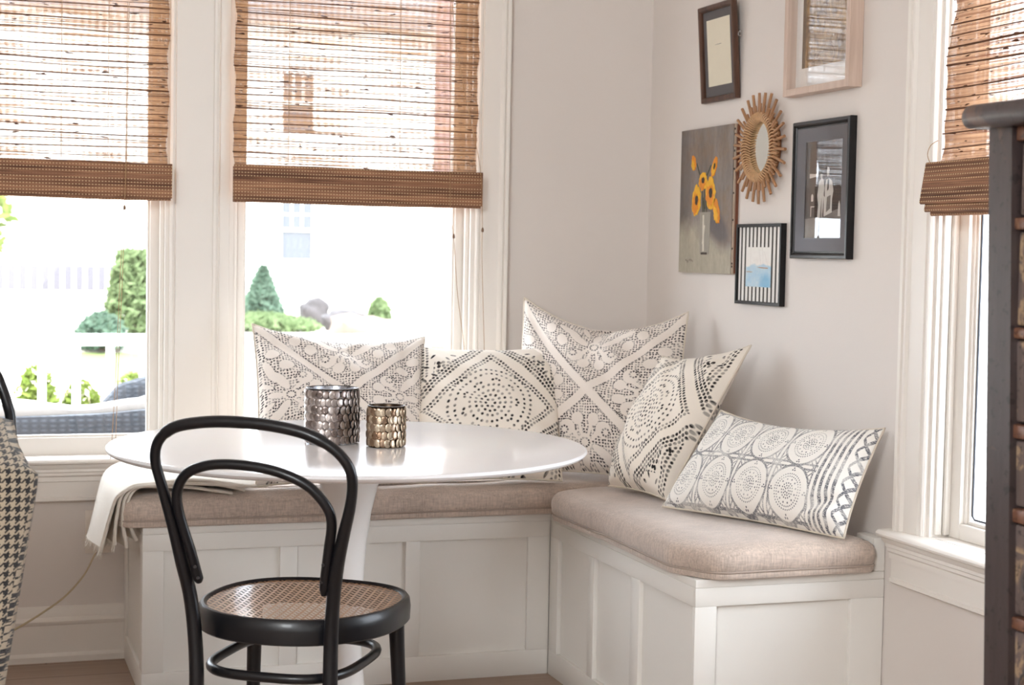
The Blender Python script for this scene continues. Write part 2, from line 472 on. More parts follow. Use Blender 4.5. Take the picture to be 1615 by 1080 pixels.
# ================================================================== the room
RX0, RY0, RZ1 = -3.7, -6.4, 2.55
WIN_B = [(-2.115, -1.413), (-1.252, -.545)]          # openings in the window wall (x)
WZ0, WZ1 = .54, 2.12
W3 = (-2.36, -1.541)                                  # opening in the picture wall (y)
T_ = .16
mb = MB()
def wall_y(mb, y0, y1, x0, x1, holes):
    xs = x0
    for a, b in holes:
        mb.box(xs, a, y0, y1, 0, RZ1); mb.box(a, b, y0, y1, 0, WZ0); mb.box(a, b, y0, y1, WZ1, RZ1); xs = b
    mb.box(xs, x1, y0, y1, 0, RZ1)
wall_y(mb, 0, T_, RX0, T_, WIN_B)
struct(mb.build('wall_back', M['wall'], base=(-1, 0, 0)), 'pale greige wall with the two blind-covered windows', 'wall')
mb = MB()
mb.box(0, T_, W3[1], 0, 0, RZ1); mb.box(0, T_, W3[0], W3[1], 0, WZ0-.01); mb.box(0, T_, W3[0], W3[1], WZ1, RZ1); mb.box(0, T_, RY0, W3[0], 0, RZ1)
struct(mb.build('wall_right', M['wall'], base=(0, -1, 0)), 'pale greige wall hung with framed pictures', 'wall')
struct(MB().box(RX0-T_, RX0, RY0, T_, 0, RZ1).build('wall_left', M['wall']), 'plain pale greige wall at the far left of the room', 'wall')
struct(MB().box(RX0-T_, T_, RY0-T_, RY0, 0, RZ1).build('wall_rear', M['wall']), 'plain pale greige wall behind the dining chair', 'wall')
struct(MB().box(RX0-T_, T_, RY0-T_, T_, -.12, 0).build('floor', M['floor'], base=(-1.5, -2, 0)), 'brown oak plank floor', 'floor')
struct(MB().box(RX0-T_, T_, RY0-T_, T_, RZ1, RZ1+.15).build('ceiling', M['ceiling']), 'white ceiling above the nook', 'ceiling')

# ---- baseboards
def base_profile():     # (out, z)
    return [(0, 0), (.026, 0), (.026, .016), (.020, .022), (.016, .024), (.016, .098), (.021, .104), (.022, .110), (.018, .117), (.013, .120), (.013, .132), (.009, .140), (.006, .148), (0, .148)]
mb = MB(); mb.prism([(-o, z) for o, z in base_profile()], 0, RX0, -1.5283)
struct(mb.build('baseboard_back', M['trim']), 'moulded cream baseboard under the left window', 'baseboard')
mb = MB(); mb.prism([(-o, z) for o, z in base_profile()], 1, RY0, -1.402)
struct(mb.build('baseboard_right', M['trim']), 'moulded cream baseboard under the right window', 'baseboard')

# ---- window casing helper: profile (across, out) swept vertically
def casing_prof(w):
    return [(0, 0), (0, .012), (.004, .016), (.010, .016), (.013, .012), (.016, .018), (w-.028, .020), (w-.022, .026), (w-.016, .027), (w-.013, .022), (w-.011, .030), (w-.002, .031), (w, .027), (w, 0)]

def back_window(n, x0, x1, label, casL, casR):
    w = thing('window_%d' % n, label, 'window', ((x0+x1)/2, .05, WZ0)); w['kind'] = 'structure'
    # jamb liner
    f = MB()
    for a, b in ((x0, x0+.012), (x1-.012, x1)): f.box(a, b, -.004, .14, WZ0, WZ1)
    f.box(x0+.012, x1-.012, -.004, .14, WZ1-.012, WZ1)
    for s, xx in ((1, x0+.012), (-1, x1-.012)): f.box(xx, xx+s*.012, .012, .030, WZ0, WZ1-.012, .002); 
    f.box(x0, x1, .0, .15, WZ0-.02, WZ0+.006)
    f.build('window_frame', M['trim'], w)
    s = MB(); a, b = x0+.012, x1-.012; sw = .036
    gz0, gz1 = .60, WZ1-.06
    s.box(a, a+sw, .034, .072, WZ0+.006, WZ1-.012, .003); s.box(b-sw, b, .034, .072, WZ0+.006, WZ1-.012, .003)
    s.box(a+sw, b-sw, .034, .072, WZ0+.006, gz0, .003); s.box(a+sw, b-sw, .034, .072, gz1, WZ1-.012, .003)
    for q in ((a+sw, a+sw+.006), (b-sw-.006, b-sw)): s.box(q[0], q[1], .042, .062, gz0, gz1)
    s.box(a+sw, b-sw, .042, .062, gz0, gz0+.006)
    s.build('sash', M['trim'], w)
    MB().box(a+sw, b-sw, .050, .054, gz0, gz1).build('glass', M['pane'], w)
    return w
back_window(1, *WIN_B[0], 'left window with a white sash overlooking the porch railing', 1, 1)
back_window(2, *WIN_B[1], 'right-hand window of the pair, behind the leaning pillows', 1, 1)
# casings: mullion board between the two, outer casing on the right, one far left, head
mb = MB()
a, b = -1.413, -1.280; wd = b-a
pr = [(a, 0), (a, -.014), (a+.006, -.018), (a+.012, -.014), (a+.015, -.020), (b-.020, -.020), (b-.016, -.014), (b-.010, -.014), (b-.004, -.020), (b, -.016), (b, 0)]
mb.prism(pr, 2, .553, WZ1+.02)
mb.box(-1.280, -1.252, -.012, 0, .553, WZ1+.02, .003)
struct(mb.build('trim_1', M['trim']), 'wide flat post board between the two windows', 'trim')
mb = MB(); mb.prism([(-.545+p, -o) for p, o in casing_prof(.094)], 2, .553, WZ1+.11)
struct(mb.build('trim_2', M['trim']), 'moulded upright casing between window and corner wall', 'trim')
mb = MB(); mb.prism([(-2.115-p, -o) for p, o in casing_prof(.094)], 2, .553, WZ1+.11)
struct(mb.build('trim_3', M['trim']), 'moulded casing on the outer side of the left window', 'trim')
mb = MB(); mb.prism([(-o, WZ1+p) for p, o in casing_prof(.094)], 0, -2.209, -.451)
struct(mb.build('trim_4', M['trim']), 'head casing across the top of both windows', 'trim')
# stool and apron: profile (out, z)
stool = [(.045, .553), (-.052, .553), (-.058, .549), (-.060, .545), (-.058, .540), (-.052, .537), (-.046, .536), (-.043, .528), (-.036, .522), (-.036, .515), (-.030, .512), (-.030, .505), (-.024, .500), (-.024, .488), (-.018, .486), (-.018, .446), (-.022, .444), (-.022, .436), (-.014, .432), (0, .432), (0, .536), (.045, .536)]
mb = MB(); mb.prism(stool, 0, -2.23, -.43)
struct(mb.build('trim_5', M['trim']), 'stepped cream window sill and apron behind the bench', 'trim')

# ---- window in the picture wall
w3 = thing('window_3', 'window in the picture wall beside the dark chest', 'window', (.06, -1.95, WZ0)); w3['kind'] = 'structure'
f = MB(); y1, y0 = W3[1], W3[0]
for a, b in ((y1-.010, y1), (y0, y0+.010)): f.box(-.004, .15, a, b, WZ0-.012, WZ1)
f.box(-.004, .15, y0+.01, y1-.01, WZ1-.012, WZ1)
f.box(.006, .022, y1-.018, y1-.010, WZ0, WZ1-.012, .003); f.box(.026, .040, y1-.022, y1-.010, WZ0, WZ1-.012, .003)
f.box(0, .15, y0, y1, WZ0-.03, WZ0-.004)
f.build('window_frame', M['trim'], w3)
s = MB(); sa, sb = y1-.012, y0+.012
s.box(.040, .085, sa-.042, sa, WZ0-.004, WZ1-.012, .003); s.box(.040, .085, sb, sb+.042, WZ0-.004, WZ1-.012, .003)
s.box(.040, .085, sb+.042, sa-.042, WZ0-.004, WZ0+.030, .003); s.box(.040, .085, sb+.042, sa-.042, WZ1-.06, WZ1-.012, .003)
s.box(.050, .075, sa-.050, sa-.042, WZ0+.030, WZ1-.06, .002); s.box(.054, .075, sa-.058, sa-.050, WZ0+.030, WZ1-.06, .002)
s.box(.050, .075, sb+.042, sa-.058, WZ0+.030, WZ0+.038, .002)
s.build('sash', M['trim'], w3)
k = MB(); k.tube([(.060, sa-.060, WZ1-.07), (.060, sa-.060, WZ0+.048), (.060, sa-.068, WZ0+.041), (.060, sb+.05, WZ0+.041)], .0022, 6)
k.build('gasket', plain('dark_gasket', lin(70, 74, 82), .6), w3)
MB().box(.063, .067, sb+.042, sa-.056, WZ0+.034, WZ1-.06).build('glass', M['pane'], w3)
mb = MB(); mb.prism([(-o, W3[1]+p) for p, o in casing_prof(.094)], 2, .535, WZ1+.11)
struct(mb.build('trim_6', M['trim']), 'moulded upright casing beside the framed pictures', 'trim')
mb = MB()
mb.prism([(-o, W3[0]-p) for p, o in casing_prof(.094)], 2, .535, WZ1+.11)
struct(mb.build('trim_7', M['trim']), 'moulded window casing behind the dark chest', 'trim')
mb = MB(); mb.prism([(-o, WZ1+p) for p, o in casing_prof(.094)], 1, W3[0]-.094, W3[1]+.094)
struct(mb.build('trim_8', M['trim']), 'head casing over the picture wall window', 'trim')
mb = MB(); mb.prism([(x, z-.018) for x, z in stool], 1, W3[0]-.11, W3[1]+.112)
struct(mb.build('trim_9', M['trim']), 'stepped white sill and apron at the bench end', 'trim')

# ---- outlet with cord
ol = thing('wall_outlet', 'cream outlet plate on the wall behind the hanging throw', 'outlet', (-1.600, 0, .288))
MB().box(-1.632, -1.562, -.006, 0, .288, .406, .003).build('cover_plate', plain('outlet_plastic', lin(228, 218, 206), .4), ol)
sk = plain('outlet_socket', lin(218, 207, 194), .4)
for zz in (.322, .372): MB().box(-1.612, -1.582, -.0085, -.006, zz-.013, zz+.013, .004).build('socket', sk, ol)
cp = [(-1.600, -.022, .322), (-1.600, -.04, .310), (-1.612, -.04, .285), (-1.640, -.05, .235), (-1.690, -.08, .188), (-1.742, -.10, .156), (-1.80, -.15, .133), (-1.87, -.21, .112), (-1.98, -.30, .06), (-2.12, -.42, .008), (-2.3, -.6, .006)]
co = MB(); pp = catmull(cp, 8)
co.tube([p+Vector((0, 0, .0013)) for p in pp], .0017, 6); co.tube([p-Vector((0, 0, .0013)) for p in pp], .0017, 6)
cm = plain('clear_gold_cord', lin(204, 188, 158), .25, 0, .15, 120, .3)
lc = thing('lamp_cord', 'thin clear gold lamp cord drooping from the outlet', 'cord', (-1.9, -.2, 0))
co.build('wire', cm, lc)
MB().box(-1.609, -1.591, -.034, -.0085, .310, .334, .004).build('plug', cm, lc)

# ================================================================== corner bench
HB = .43
def bench_left():
    t = thing('storage_bench', 'white panelled bench box under the windows, behind the chair', 'bench', (-1.0, -.23, 0), 'panelled corner bench')
    MB().box(-1.5205, -.012, -.452, -.002, 0, HB-.018).build('bench_body', M['bench'], t)
    f = MB(); y0, y1 = -.464, -.452
    f.box(-1.5285, -.4627, y0, y1, .370, HB-.018, .0012); f.box(-1.5285, -.4627, y0, y1, 0, .066, .0012)
    for a, b in ((-1.5285, -1.477), (-1.187, -1.143), (-.859, -.821), (-.524, -.4627)): f.box(a, b, y0, y1, .066, .370, .0012)
    f.build('front_frame', M['bench'], t)
    e = MB()
    e.box(-1.5285, -1.5205, -.452, -.002, .37, HB-.018, .001); e.box(-1.5285, -1.5205, -.452, -.002, 0, .066, .001)
    e.box(-1.5285, -1.5205, -.452, -.410, .066, .37, .001); e.box(-1.5285, -1.5205, -.05, -.002, .066, .37, .001)
    e.build('end_frame', M['bench'], t)
    MB().box(-1.5285, -.002, -.464, -.002, HB-.018, HB, .002).build('lid', M['bench'], t)
def bench_right():
    t = thing('storage_bench', 'white panelled bench box along the picture wall, its end facing out', 'bench', (-.23, -.93, 0), 'panelled corner bench')
    MB().box(-.4507, -.002, -1.365, -.466, 0, HB-.018).build('bench_body', M['bench'], t)
    f = MB(); x0, x1 = -.4627, -.4507
    f.box(x0, x1, -1.365, -.466, .370, HB-.018, .0012); f.box(x0, x1, -1.365, -.466, 0, .066, .0012)
    for a, b in ((-.527, -.466), (-.786, -.747), (-1.071, -1.022), (-1.365, -1.362)): f.box(x0, x1, a, b, .066, .370, .0012)
    f.build('front_frame', M['bench'], t)
    e = MB(); y0, y1 = -1.377, -1.365
    e.box(-.4627, -.002, y0, y1, .371, HB-.018, .0012); e.box(-.4627, -.002, y0, y1, 0, .066, .0012)
    for a, b in ((-.4627, -.412), (-.085, -.002)): e.box(a, b, y0, y1, .066, .371, .0012)
    e.build('end_frame', M['bench'], t)
    MB().box(-.4627, -.002, -1.377, -.466, HB-.018, HB, .002).build('lid', M['bench'], t)
    MB().box(-.030, -.002, -1.377, -1.30, HB, .505, .002).build('corner_block', M['bench'], t)
bench_left(); bench_right()

def rounded_poly(pts, rad, seg=6):
    out = []; n = len(pts)
    for i in range(n):
        p, a, b = Vector(pts[i]), Vector(pts[i-1]), Vector(pts[(i+1) % n]); r = rad[i]
        if r <= 0: out.append(p); continue
        d1 = (a-p).normalized(); d2 = (b-p).normalized(); ang = d1.angle(d2); t = r/math.tan(ang/2)
        c = p+(d1+d2).normalized()*(r/math.sin(ang/2)); s, e = p+d1*t, p+d2*t
        a0 = math.atan2(s.y-c.y, s.x-c.x); a1 = math.atan2(e.y-c.y, e.x-c.x)
        da = (a1-a0+PI) % (2*PI)-PI
        out += [Vector((c.x+r*math.cos(a0+da*k/seg), c.y+r*math.sin(a0+da*k/seg))) for k in range(seg+1)]
    return out
def densify(poly, step=.04):
    out = []; n = len(poly)
    for i in range(n):
        a, b = poly[i], poly[(i+1) % n]; k = max(1, int((b-a).length/step))
        out += [a.lerp(b, j/k) for j in range(k)]
    return out
def inset(poly, d):
    n = len(poly); out = []
    for i in range(n):
        a, p, b = poly[i-1], poly[i], poly[(i+1) % n]
        e1, e2 = (p-a), (b-p)
        n1 = Vector((-e1.y, e1.x)); n2 = Vector((-e2.y, e2.x)); m = n1.normalized()+n2.normalized()
        m = m.normalized() if m.length > 1e-6 else n1.normalized()
        out.append(p+m*d)
    return out
def cushion(name, label, pts, rad, z0, h, wav):
    poly = densify(rounded_poly(pts, rad))
    area = sum(poly[i-1].x*poly[i].y-poly[i].x*poly[i-1].y for i in range(len(poly)))
    if area < 0: poly = poly[::-1]
    t = thing(name, label, 'seat cushion', (sum(p.x for p in poly)/len(poly), sum(p.y for p in poly)/len(poly), z0), 'bench seat cushions')
    prof = [(.012, 0), (.003, .002), (.0005, .007), (.001, .016), (.003, .0185), (0, .022), (-.003, .038), (-.002, .052), (.004, .064), (.014, .0715), (.028, .0755), (.055, .0785), (.35, .081)]
    rings = []; cz = h/.0785; cen = Vector((sum(p.x for p in poly)/len(poly), sum(p.y for p in poly)/len(poly)))
    for d, z in prof:
        q_ = [p.lerp(cen, max(0, d-.026)*.9) for p in inset(poly, min(d, .026))]; rings.append([(p.x, p.y, z0+z*cz+wav(p)*(z/.078)) for p in q_])
    mb = MB(); mb.loft(rings, True, True, True)
    mb.build('cover', M['cushion'], t, smooth=50)
    MB().tube([(p.x, p.y, z0+.0175*cz+wav(p)*.2) for p in inset(poly, .0005)], .0024, 6, closed=True).build('piping', M['pipe'], t, smooth=60)
cushion('seat_cushion', 'long taupe seat cushion under the windows, folded throw over its end', [(-1.590, -.480), (-.44, -.481), (-.20, -.495), (-.025, -.44), (-.025, -.034), (-1.588, -.034)],
        [.05, .3, .03, .03, .03, .03], HB+.001, .078, lambda p: .002*math.sin(p.x*9)+.0015*math.sin(p.x*23+1))
cushion('seat_cushion', 'taupe seat cushion along the picture wall under the oblong pillow', [(-.502, -.545), (-.485, -.90), (-.492, -1.30), (-.43, -1.407), (-.06, -1.400), (-.034, -1.395), (-.026, -.512), (-.40, -.512)],
        [.06, .5, .09, .07, .02, .02, .02, .08], HB+.001, .078, lambda p: .002*math.sin(p.y*11+1)+.0015*math.sin(p.x*17))

# ================================================================== pillows
make_pillow('throw_pillow', 'large cream pillow with grey dotted floral leaning against the window', (-1.210, -.15, .918), (-.730, -.15, .884), (-.80, -.435, .520), (-1.245, -.435, .520), .085, floral_mat('floral_print', 0, .02), .034, .05, .05, 3,
            creases=((.0, .98, .12, .55, -.010, .05), (.25, .95, -.1, .7, .007, .06), (-.7, .8, -.2, .62, -.006, .06), (.72, .95, .78, .1, -.014, .06), (.9, .9, .92, .2, .010, .05)))
make_pillow('throw_pillow', 'cream pillow with dotted black ring medallion between two floral pillows', (-.752, -.170, .858), (-.348, -.205, .862), (-.44, -.485, .520), (-.858, -.432, .520), .080, medallion_mat('ring_print', 1, 1, .02, .10), .012, .05, .045, 5)
make_pillow('throw_pillow', 'tallest cream pillow with grey dotted floral upright in the room corner', (-.418, -.085, .994), (-.058, -.425, .968), (-.150, -.600, .520), (-.515, -.245, .520), .085, floral_mat('floral_print_corner', .0, .06), .065, .04, .05, 8, dent=.03)
make_pillow('throw_pillow', 'cream medallion pillow propped on the picture wall beside the oblong pillow', (-.165, -.500, .852), (-.062, -.815, .900), (-.305, -.862, .522), (-.358, -.612, .522), .080, medallion_mat('ring_print_side', 1.0, 1.0, .06, .02), .02, .05, .04, 11)
make_pillow('throw_pillow', 'oblong white pillow with rows of dotted ovals and striped end', (-.185, -.905, .745), (-.030, -1.405, .752), (-.122, -1.402, .512), (-.352, -.945, .520), .075, oval_mat('oval_print'), .022, .05, .04, 14, crinkle=.1,
            creases=((.75, -.98, .98, -.55, .018, .07), (.6, -.8, .9, -.35, -.012, .06)))

# ================================================================== folded throw
def throw():
    t = thing('throw_blanket', 'folded cream linen throw hanging over the bench end', 'blanket', (-1.45, -.30, .45))
    def profile(k):       # x,z path of layer k (0 = top) from the right end leftwards and down
        g = .0105*k; lift = .515+.030-.0078*k
        xr = -1.252-.02*(k % 2)-.013*k
        return [(xr, lift-.006), (xr-.05, lift), (-1.42, lift+.010), (-1.50, lift+.010), (-1.555+g*.3, lift+.004), (-1.592+g*.8, lift-.024), (-1.608+g*1.25, lift-.070), (-1.618+g*1.7, .43), (-1.630+g*2.6, .372+.012*(k % 2)+.004*k)]
    rings_all = []
    for k in range(4):
        pr = catmull([(x, 0, z) for x, z in profile(k)], 7)
        n = len(pr); P = []; Q = []
        ya, yb = -.478+.004*k, -.130
        for i, p in enumerate(pr):
            s = i/(n-1); row = []
            for j in range(15):
                v = j/14; y = ya+(yb-ya)*v
                hang = max(0, (s-.6)/.4)
                dy = hang*.03*(1-v) - .012*math.sin(v*7+k)*hang
                dz = .0035*math.sin(v*5+p.x*14+k*1.3)*(1-hang)-.012*(1-v)**4*(1-hang)*(k == 0)-.002*math.sin(s*17+k)
                dx = .008*math.sin(v*8+k*.8)*hang-(.012*v)*hang
                row.append((p.x+dx, y+dy, p.z+dz))
            P.append(row)
        th = .0055
        m = MB(); m.grid(P); 
        Qn = []
        for i in range(n):
            a = Vector(P[max(i-1, 0)][7]); b = Vector(P[min(i+1, n-1)][7]); tt = (b-a).normalized(); nn = Vector((tt.z, 0, -tt.x))
            Qn.append([tuple(Vector(q)-nn*th*(1 if nn.z > 0 else 1)) for q in P[i]])
        m.grid([r[::-1] for r in Qn])
        for a_, b_ in ((0, 0), (14, 0)):
            o = len(m.v); 
            for i in range(n): m.v += [P[i][a_], Qn[i][a_]]
            for i in range(n-1): m.f.append((o+2*i, o+2*i+1, o+2*i+3, o+2*i+2)); m.mi.append(0)
        for i_ in (0, n-1):
            o = len(m.v)
            for j in range(15): m.v += [P[i_][j], Qn[i_][j]]
            for j in range(14): m.f.append((o+2*j, o+2*j+1, o+2*j+3, o+2*j+2)); m.mi.append(0)
        # hemmed front selvedge
        m.tube([Vector(P[i][0])*.5+Vector(Qn[i][0])*.5 for i in range(n)], .0046, 6)
        if k % 2: m.tube([Vector(P[0][j])*.5+Vector(Qn[0][j])*.5+Vector((-.001, 0, 0)) for j in range(15)], .0052, 6)
        m.build('fold', M['throw'], t, smooth=60)
        rings_all.append((P[-1], k))
    fr = MB(); g = random.Random(4)
    for endrow, k in rings_all[:2]:
        for j in range(0, 60):
            v = j/59*14; a = endrow[int(v)]; b = endrow[min(14, int(v)+1)]; p = Vector(a).lerp(Vector(b), v-int(v))
            L = g.uniform(.012, .028); q = [p]; d = Vector((g.uniform(-.4, .3), g.uniform(-.4, .4), -1))
            for s in range(3):
                q.append(q[-1]+d.normalized()*L/3); d += Vector((g.uniform(-.6, .6), g.uniform(-.6, .6), 0))
            fr.tube(q, [.0016, .0014, .0012, .0006], 5)
    f = fr.build('fringe', M['throw'], t); f['kind'] = 'stuff'; f['label'] = 'frayed cream fringe'
throw()

# ================================================================== tulip table
TX, TY, TZ, TR = -1.151, -1.064, .70, .517
tb = thing('pedestal_table', 'round white pedestal dining table with a thin top', 'table', (TX, TY, 0))
MB().lathe([(.0, TZ-.030), (.14, TZ-.030), (TR-.20, TZ-.028), (TR-.09, TZ-.024), (TR-.03, TZ-.0185), (TR-.010, TZ-.0145), (TR-.003, TZ-.0105), (TR, TZ-.0065), (TR-.0005, TZ-.003), (TR-.003, TZ-.0008), (TR-.008, TZ), (0.0, TZ)], TX, TY, 128, cap0=False, cap1=False).build('tabletop', M['table'], tb, smooth=28)
MB().lathe([(.0, .001), (.262, .001), (.264, .006), (.255, .011), (.20, .020), (.13, .036), (.085, .062), (.055, .105), (.040, .16), (.0325, .24), (.0315, .32), (.034, .40), (.0395, .48), (.049, .55), (.063, .61), (.085, .65), (.112, .668), (.135, .6705), (0, .6705)], TX, TY, 64, cap0=False, cap1=False).build('pedestal', M['pedestal'], tb, smooth=40)

# ================================================================== candle holders
def disc_metal(name, dark, light, stain):
    m = Mat(name); g = m.node('ShaderNodeNewGeometry'); r = X(m.nt, g.outputs['Random Per Island'])
    x, y, z = m.coords('Object'); n = m.noise(m.vec(x, y, z), 130.0, 3, .6)
    c = m.mix(r, dark, light); c = m.mix((n*1.3-.35).clamp(), c, stain)
    ro = (n*.35+.12+r*.12)
    return m.done(m.bsdf(c, ro, 1.0, m.bump(n, .3, .001)))
M['disc'] = disc_metal('antique_gold_discs', lin(150, 118, 92), lin(232, 216, 190), lin(104, 88, 80))
M['disc_grey'] = disc_metal('antique_silver_discs', lin(132, 116, 108), lin(220, 210, 204), lin(96, 92, 96))
def silver():
    m = Mat('mercury_glass'); x, y, z = m.coords('Object'); n = m.noise(m.vec(x, y, z), 90.0, 4, .7)
    c = m.mix((n*2-.5).clamp(), lin(110, 112, 120), lin(220, 224, 232))
    return m.done(m.bsdf(c, n*.4+.1, .9, m.bump(n, .4, .001)))
M['silver'] = silver()
M['darkmetal'] = plain('dark_metal', lin(70, 58, 48), .35, 1.0, .3, 90)
def holder(label, cx, cy, R, H, rows, ncol, seed, inner, dm):
    t = thing('candle_holder', label, 'candle holder', (cx, cy, TZ), 'disc covered candle holders on the table')
    z0 = TZ+.0005
    MB().lathe([(0, z0), (R-.002, z0), (R-.002, z0+.003), (R-.002, TZ+H-.003), (R-.0005, TZ+H), (R-.0035, TZ+H), (R-.0045, TZ+H-.004), (R-.0045, z0+.008), (0, z0+.008)], cx, cy, 64, cap0=False, cap1=False).build('glass_vessel', inner, t)
    d = MB(); g = random.Random(seed); dr = PI*R/ncol*1.34; step = (H-.006)/rows
    for i in range(rows):
        zc = TZ+.003+step*(i+.5)
        for j in range(ncol):
            a = 2*PI*(j+.12*g.uniform(-1, 1))/ncol+(i % 2)*.12
            er = Vector((math.cos(a), math.sin(a), 0)); et = Vector((-math.sin(a), math.cos(a), 0)); ez = Vector((0, 0, 1))
            tw = .22+g.uniform(-.10, .10); tl = g.uniform(-.12, .12)
            n = (er+et*tw+ez*tl).normalized(); u = n.orthogonal(); w = n.cross(u)
            u = (et-n*et.dot(n)).normalized(); w = n.cross(u)
            c = Vector((cx, cy, zc+g.uniform(-.0008, .0008)))+er*(R+.0006)
            K = 18; rz = step*.56; ru = dr
            ring = lambda r, h: [c+n*h+u*(ru*r*math.cos(2*PI*q/K))+w*(max(-(c.z-TZ-.0012), min(TZ+H-c.z, rz*r*math.sin(2*PI*q/K)))) for q in range(K)]
            d.loft([ring(1, -.0006), ring(1, .0004), ring(.93, .0009), ring(.4, .0012)], True, True, True)
    o = d.build('metal_discs', dm, t, smooth=40)
    rim = MB(); rim.tube([(cx+(R-.001)*math.cos(2*PI*k/48), cy+(R-.001)*math.sin(2*PI*k/48), TZ+H) for k in range(48)], .0016, 6, closed=True)
    rim.build('rim', M['darkmetal'], t)
holder('larger silvery disc-covered candle holder on the white table', -1.185, -1.036, .0575, .120, 7, 28, 2, M['silver'], M['disc_grey'])
holder('smaller gold disc-covered candle holder on the white table', -1.085, -1.124, .0400, .088, 5, 22, 9, M['darkmetal'], M['disc'])

# ================================================================== bentwood chair
def cane_mat():
    m = Mat('woven_cane'); x, y, z = m.coords('Object')
    c_, s_ = math.cos(.35), math.sin(.35); u = (x*c_+y*s_)/.0115; v = (y*c_-x*s_)/.0115
    def st(t, w): return ((t.fract()-.5).abs()).below(w, .08)
    h = st(u, .17); k = st(v, .17); d1 = st((u+v)*.5+.25, .15); d2 = st((u-v)*.5+.25, .15)
    over = (u.floor()+v.floor()).mod(2.0)
    cover = h.max(k).max(d1).max(d2)
    shade = h*.30+k*.42+d1*.25+d2*.18
    n = m.noise(m.vec(x*60.0, y*60.0, 0.0), 6.0, 2)
    c = m.mix((shade+n*.6-.25).clamp(), lin(120, 78, 50), lin(206, 160, 118))
    b = m.bsdf(c, .32, normal=m.bump((h+over*.3).max(k+(1.0-over)*.3).max(d1).max(d2), .9, .0015), coat=.5)
    tr = m.node('ShaderNodeBsdfTransparent'); mx = m.node('ShaderNodeMixShader')
    m.link(cover.gt(.5), mx.inputs[0]); m.link(tr.outputs[0], mx.inputs[1]); m.link(b, mx.inputs[2])
    return m.done(mx.outputs[0])
M['cane'] = cane_mat()
M['iron'] = plain('dark_iron', lin(84, 82, 84), .35, .8, .1)
def chair():
    cx, cy, th = -1.330, -1.459, .578
    t = thing('bentwood_chair', 'black bentwood chair with looped back and cane seat', 'chair', (cx, cy, 0))
    s, c = math.sin(th), math.cos(th)
    W = lambda p: Vector((cx+p[0]*c+p[1]*s, cy-p[0]*s+p[1]*c, p[2]))
    outer = [(-.139, -.232, 0), (-.134, -.214, .12), (-.130, -.202, .24), (-.129, -.196, .325), (-.134, -.193, .405), (-.142, -.197, .482), (-.151, -.215, .552), (-.161, -.235, .625), (-.172, -.255, .693), (-.178, -.270, .742), (-.167, -.279, .777), (-.136, -.285, .802), (-.085, -.289, .814), (-.025, -.290, .818), (.047, -.289, .815), (.113, -.285, .803), (.160, -.279, .780), (.186, -.271, .751), (.192, -.262, .720), (.184, -.249, .675), (.164, -.231, .612), (.146, -.213, .547), (.133, -.195, .472), (.130, -.192, .402), (.131, -.196, .33), (.133, -.203, .24), (.136, -.214, .12), (.140, -.232, 0)]
    pts = catmull(outer, 7); rr = []
    for p in pts:
        z = p.z; rr.append(.0128+.0015*max(0, min(1, (.5-z)/.3)) if z < .55 else .0128-.0032*min(1, (z-.55)/.15)+(.0012 if z > .79 else 0))
    MB().tube([W(p) for p in pts], rr, 14).build('back_hoop', M['black'], t, smooth=60)
    inner = [(-.1215, -.204, .512), (-.124, -.212, .535), (-.129, -.224, .572), (-.138, -.236, .615), (-.144, -.246, .652), (-.142, -.255, .686), (-.123, -.263, .716), (-.090, -.267, .733), (-.045, -.269, .740), (.014, -.268, .738), (.066, -.266, .728), (.111, -.260, .707), (.141, -.250, .672), (.147, -.241, .640), (.137, -.227, .592), (.127, -.214, .545), (.119, -.202, .505)]
    pi = catmull(inner, 7); n = len(pi)
    ri = [.0094*min(1, .55+.45*min(i, n-1-i)/3) for i in range(n)]
    MB().tube([W(p) for p in pi], ri, 12).build('inner_hoop', M['black'], t, smooth=60)
    # screws where the hoops meet
    for k in (4, 9, n-6, n-11):
        q = pi[k]; sx = -1 if q.x < 0 else 1
        p = W((q.x-sx*.0035, q.y-.0078, q.z)); d = W((q.x-sx*.005, q.y-.0105, q.z))-p
        MB().tube([p, p+d], [.0034, .0026], 8).build('screw', M['iron'], t)
    # seat ring
    def outline(k, grow):
        a = 2*PI*k/72; ca, sa = math.cos(a), math.sin(a); e = .80 if sa > 0 else .93
        X_ = (.196-grow)*math.copysign(abs(ca)**e, ca)*(1+.03*sa); Y_ = (.203-grow)*math.copysign(abs(sa)**e, sa)
        return X_, Y_
    prof = [(.003, .405), (0, .408), (-.001, .430), (.001, .446), (.005, .4515), (.010, .4525), (.014, .450), (.017, .446), (.036, .445), (.036, .405)]
    rings = [[W((*outline(k, g), z)) for k in range(72)] for g, z in prof]
    MB().loft(rings, True, wrap=True).build('seat_ring', M['black'], t, smooth=40)
    cane = MB(); P = []
    rings = []
    for f_, dz in ((1, .4475), (.8, .4465), (.5, .4445), (.2, .4435)):
        rings.append([W((outline(k, .014)[0]*f_, outline(k, .014)[1]*f_, dz)) for k in range(72)])
    cane.loft(rings, True, False, True); cane.build('cane_seat', M['cane'], t, smooth=80)
    for sx in (-1, 1):
        leg = [(sx*.150, .118, .408), (sx*.151, .120, .36), (sx*.158, .130, .20), (sx*.172, .152, 0)]
        MB().tube([W(p) for p in catmull(leg, 5)], [.0170-.0055*i/15 for i in range(16)], 14).build('leg', M['black'], t, smooth=60)
    ring = []
    for k in range(64):
        a = 2*PI*k/64; ca, sa = math.cos(a), math.sin(a); e = .62
        ring.append(W((.138*math.copysign(abs(ca)**e, ca), -.035+.163*math.copysign(abs(sa)**e, sa), .346)))
    MB().tube(ring, .0095, 10, closed=True).build('stretcher_ring', M['black'], t, smooth=60)
chair()

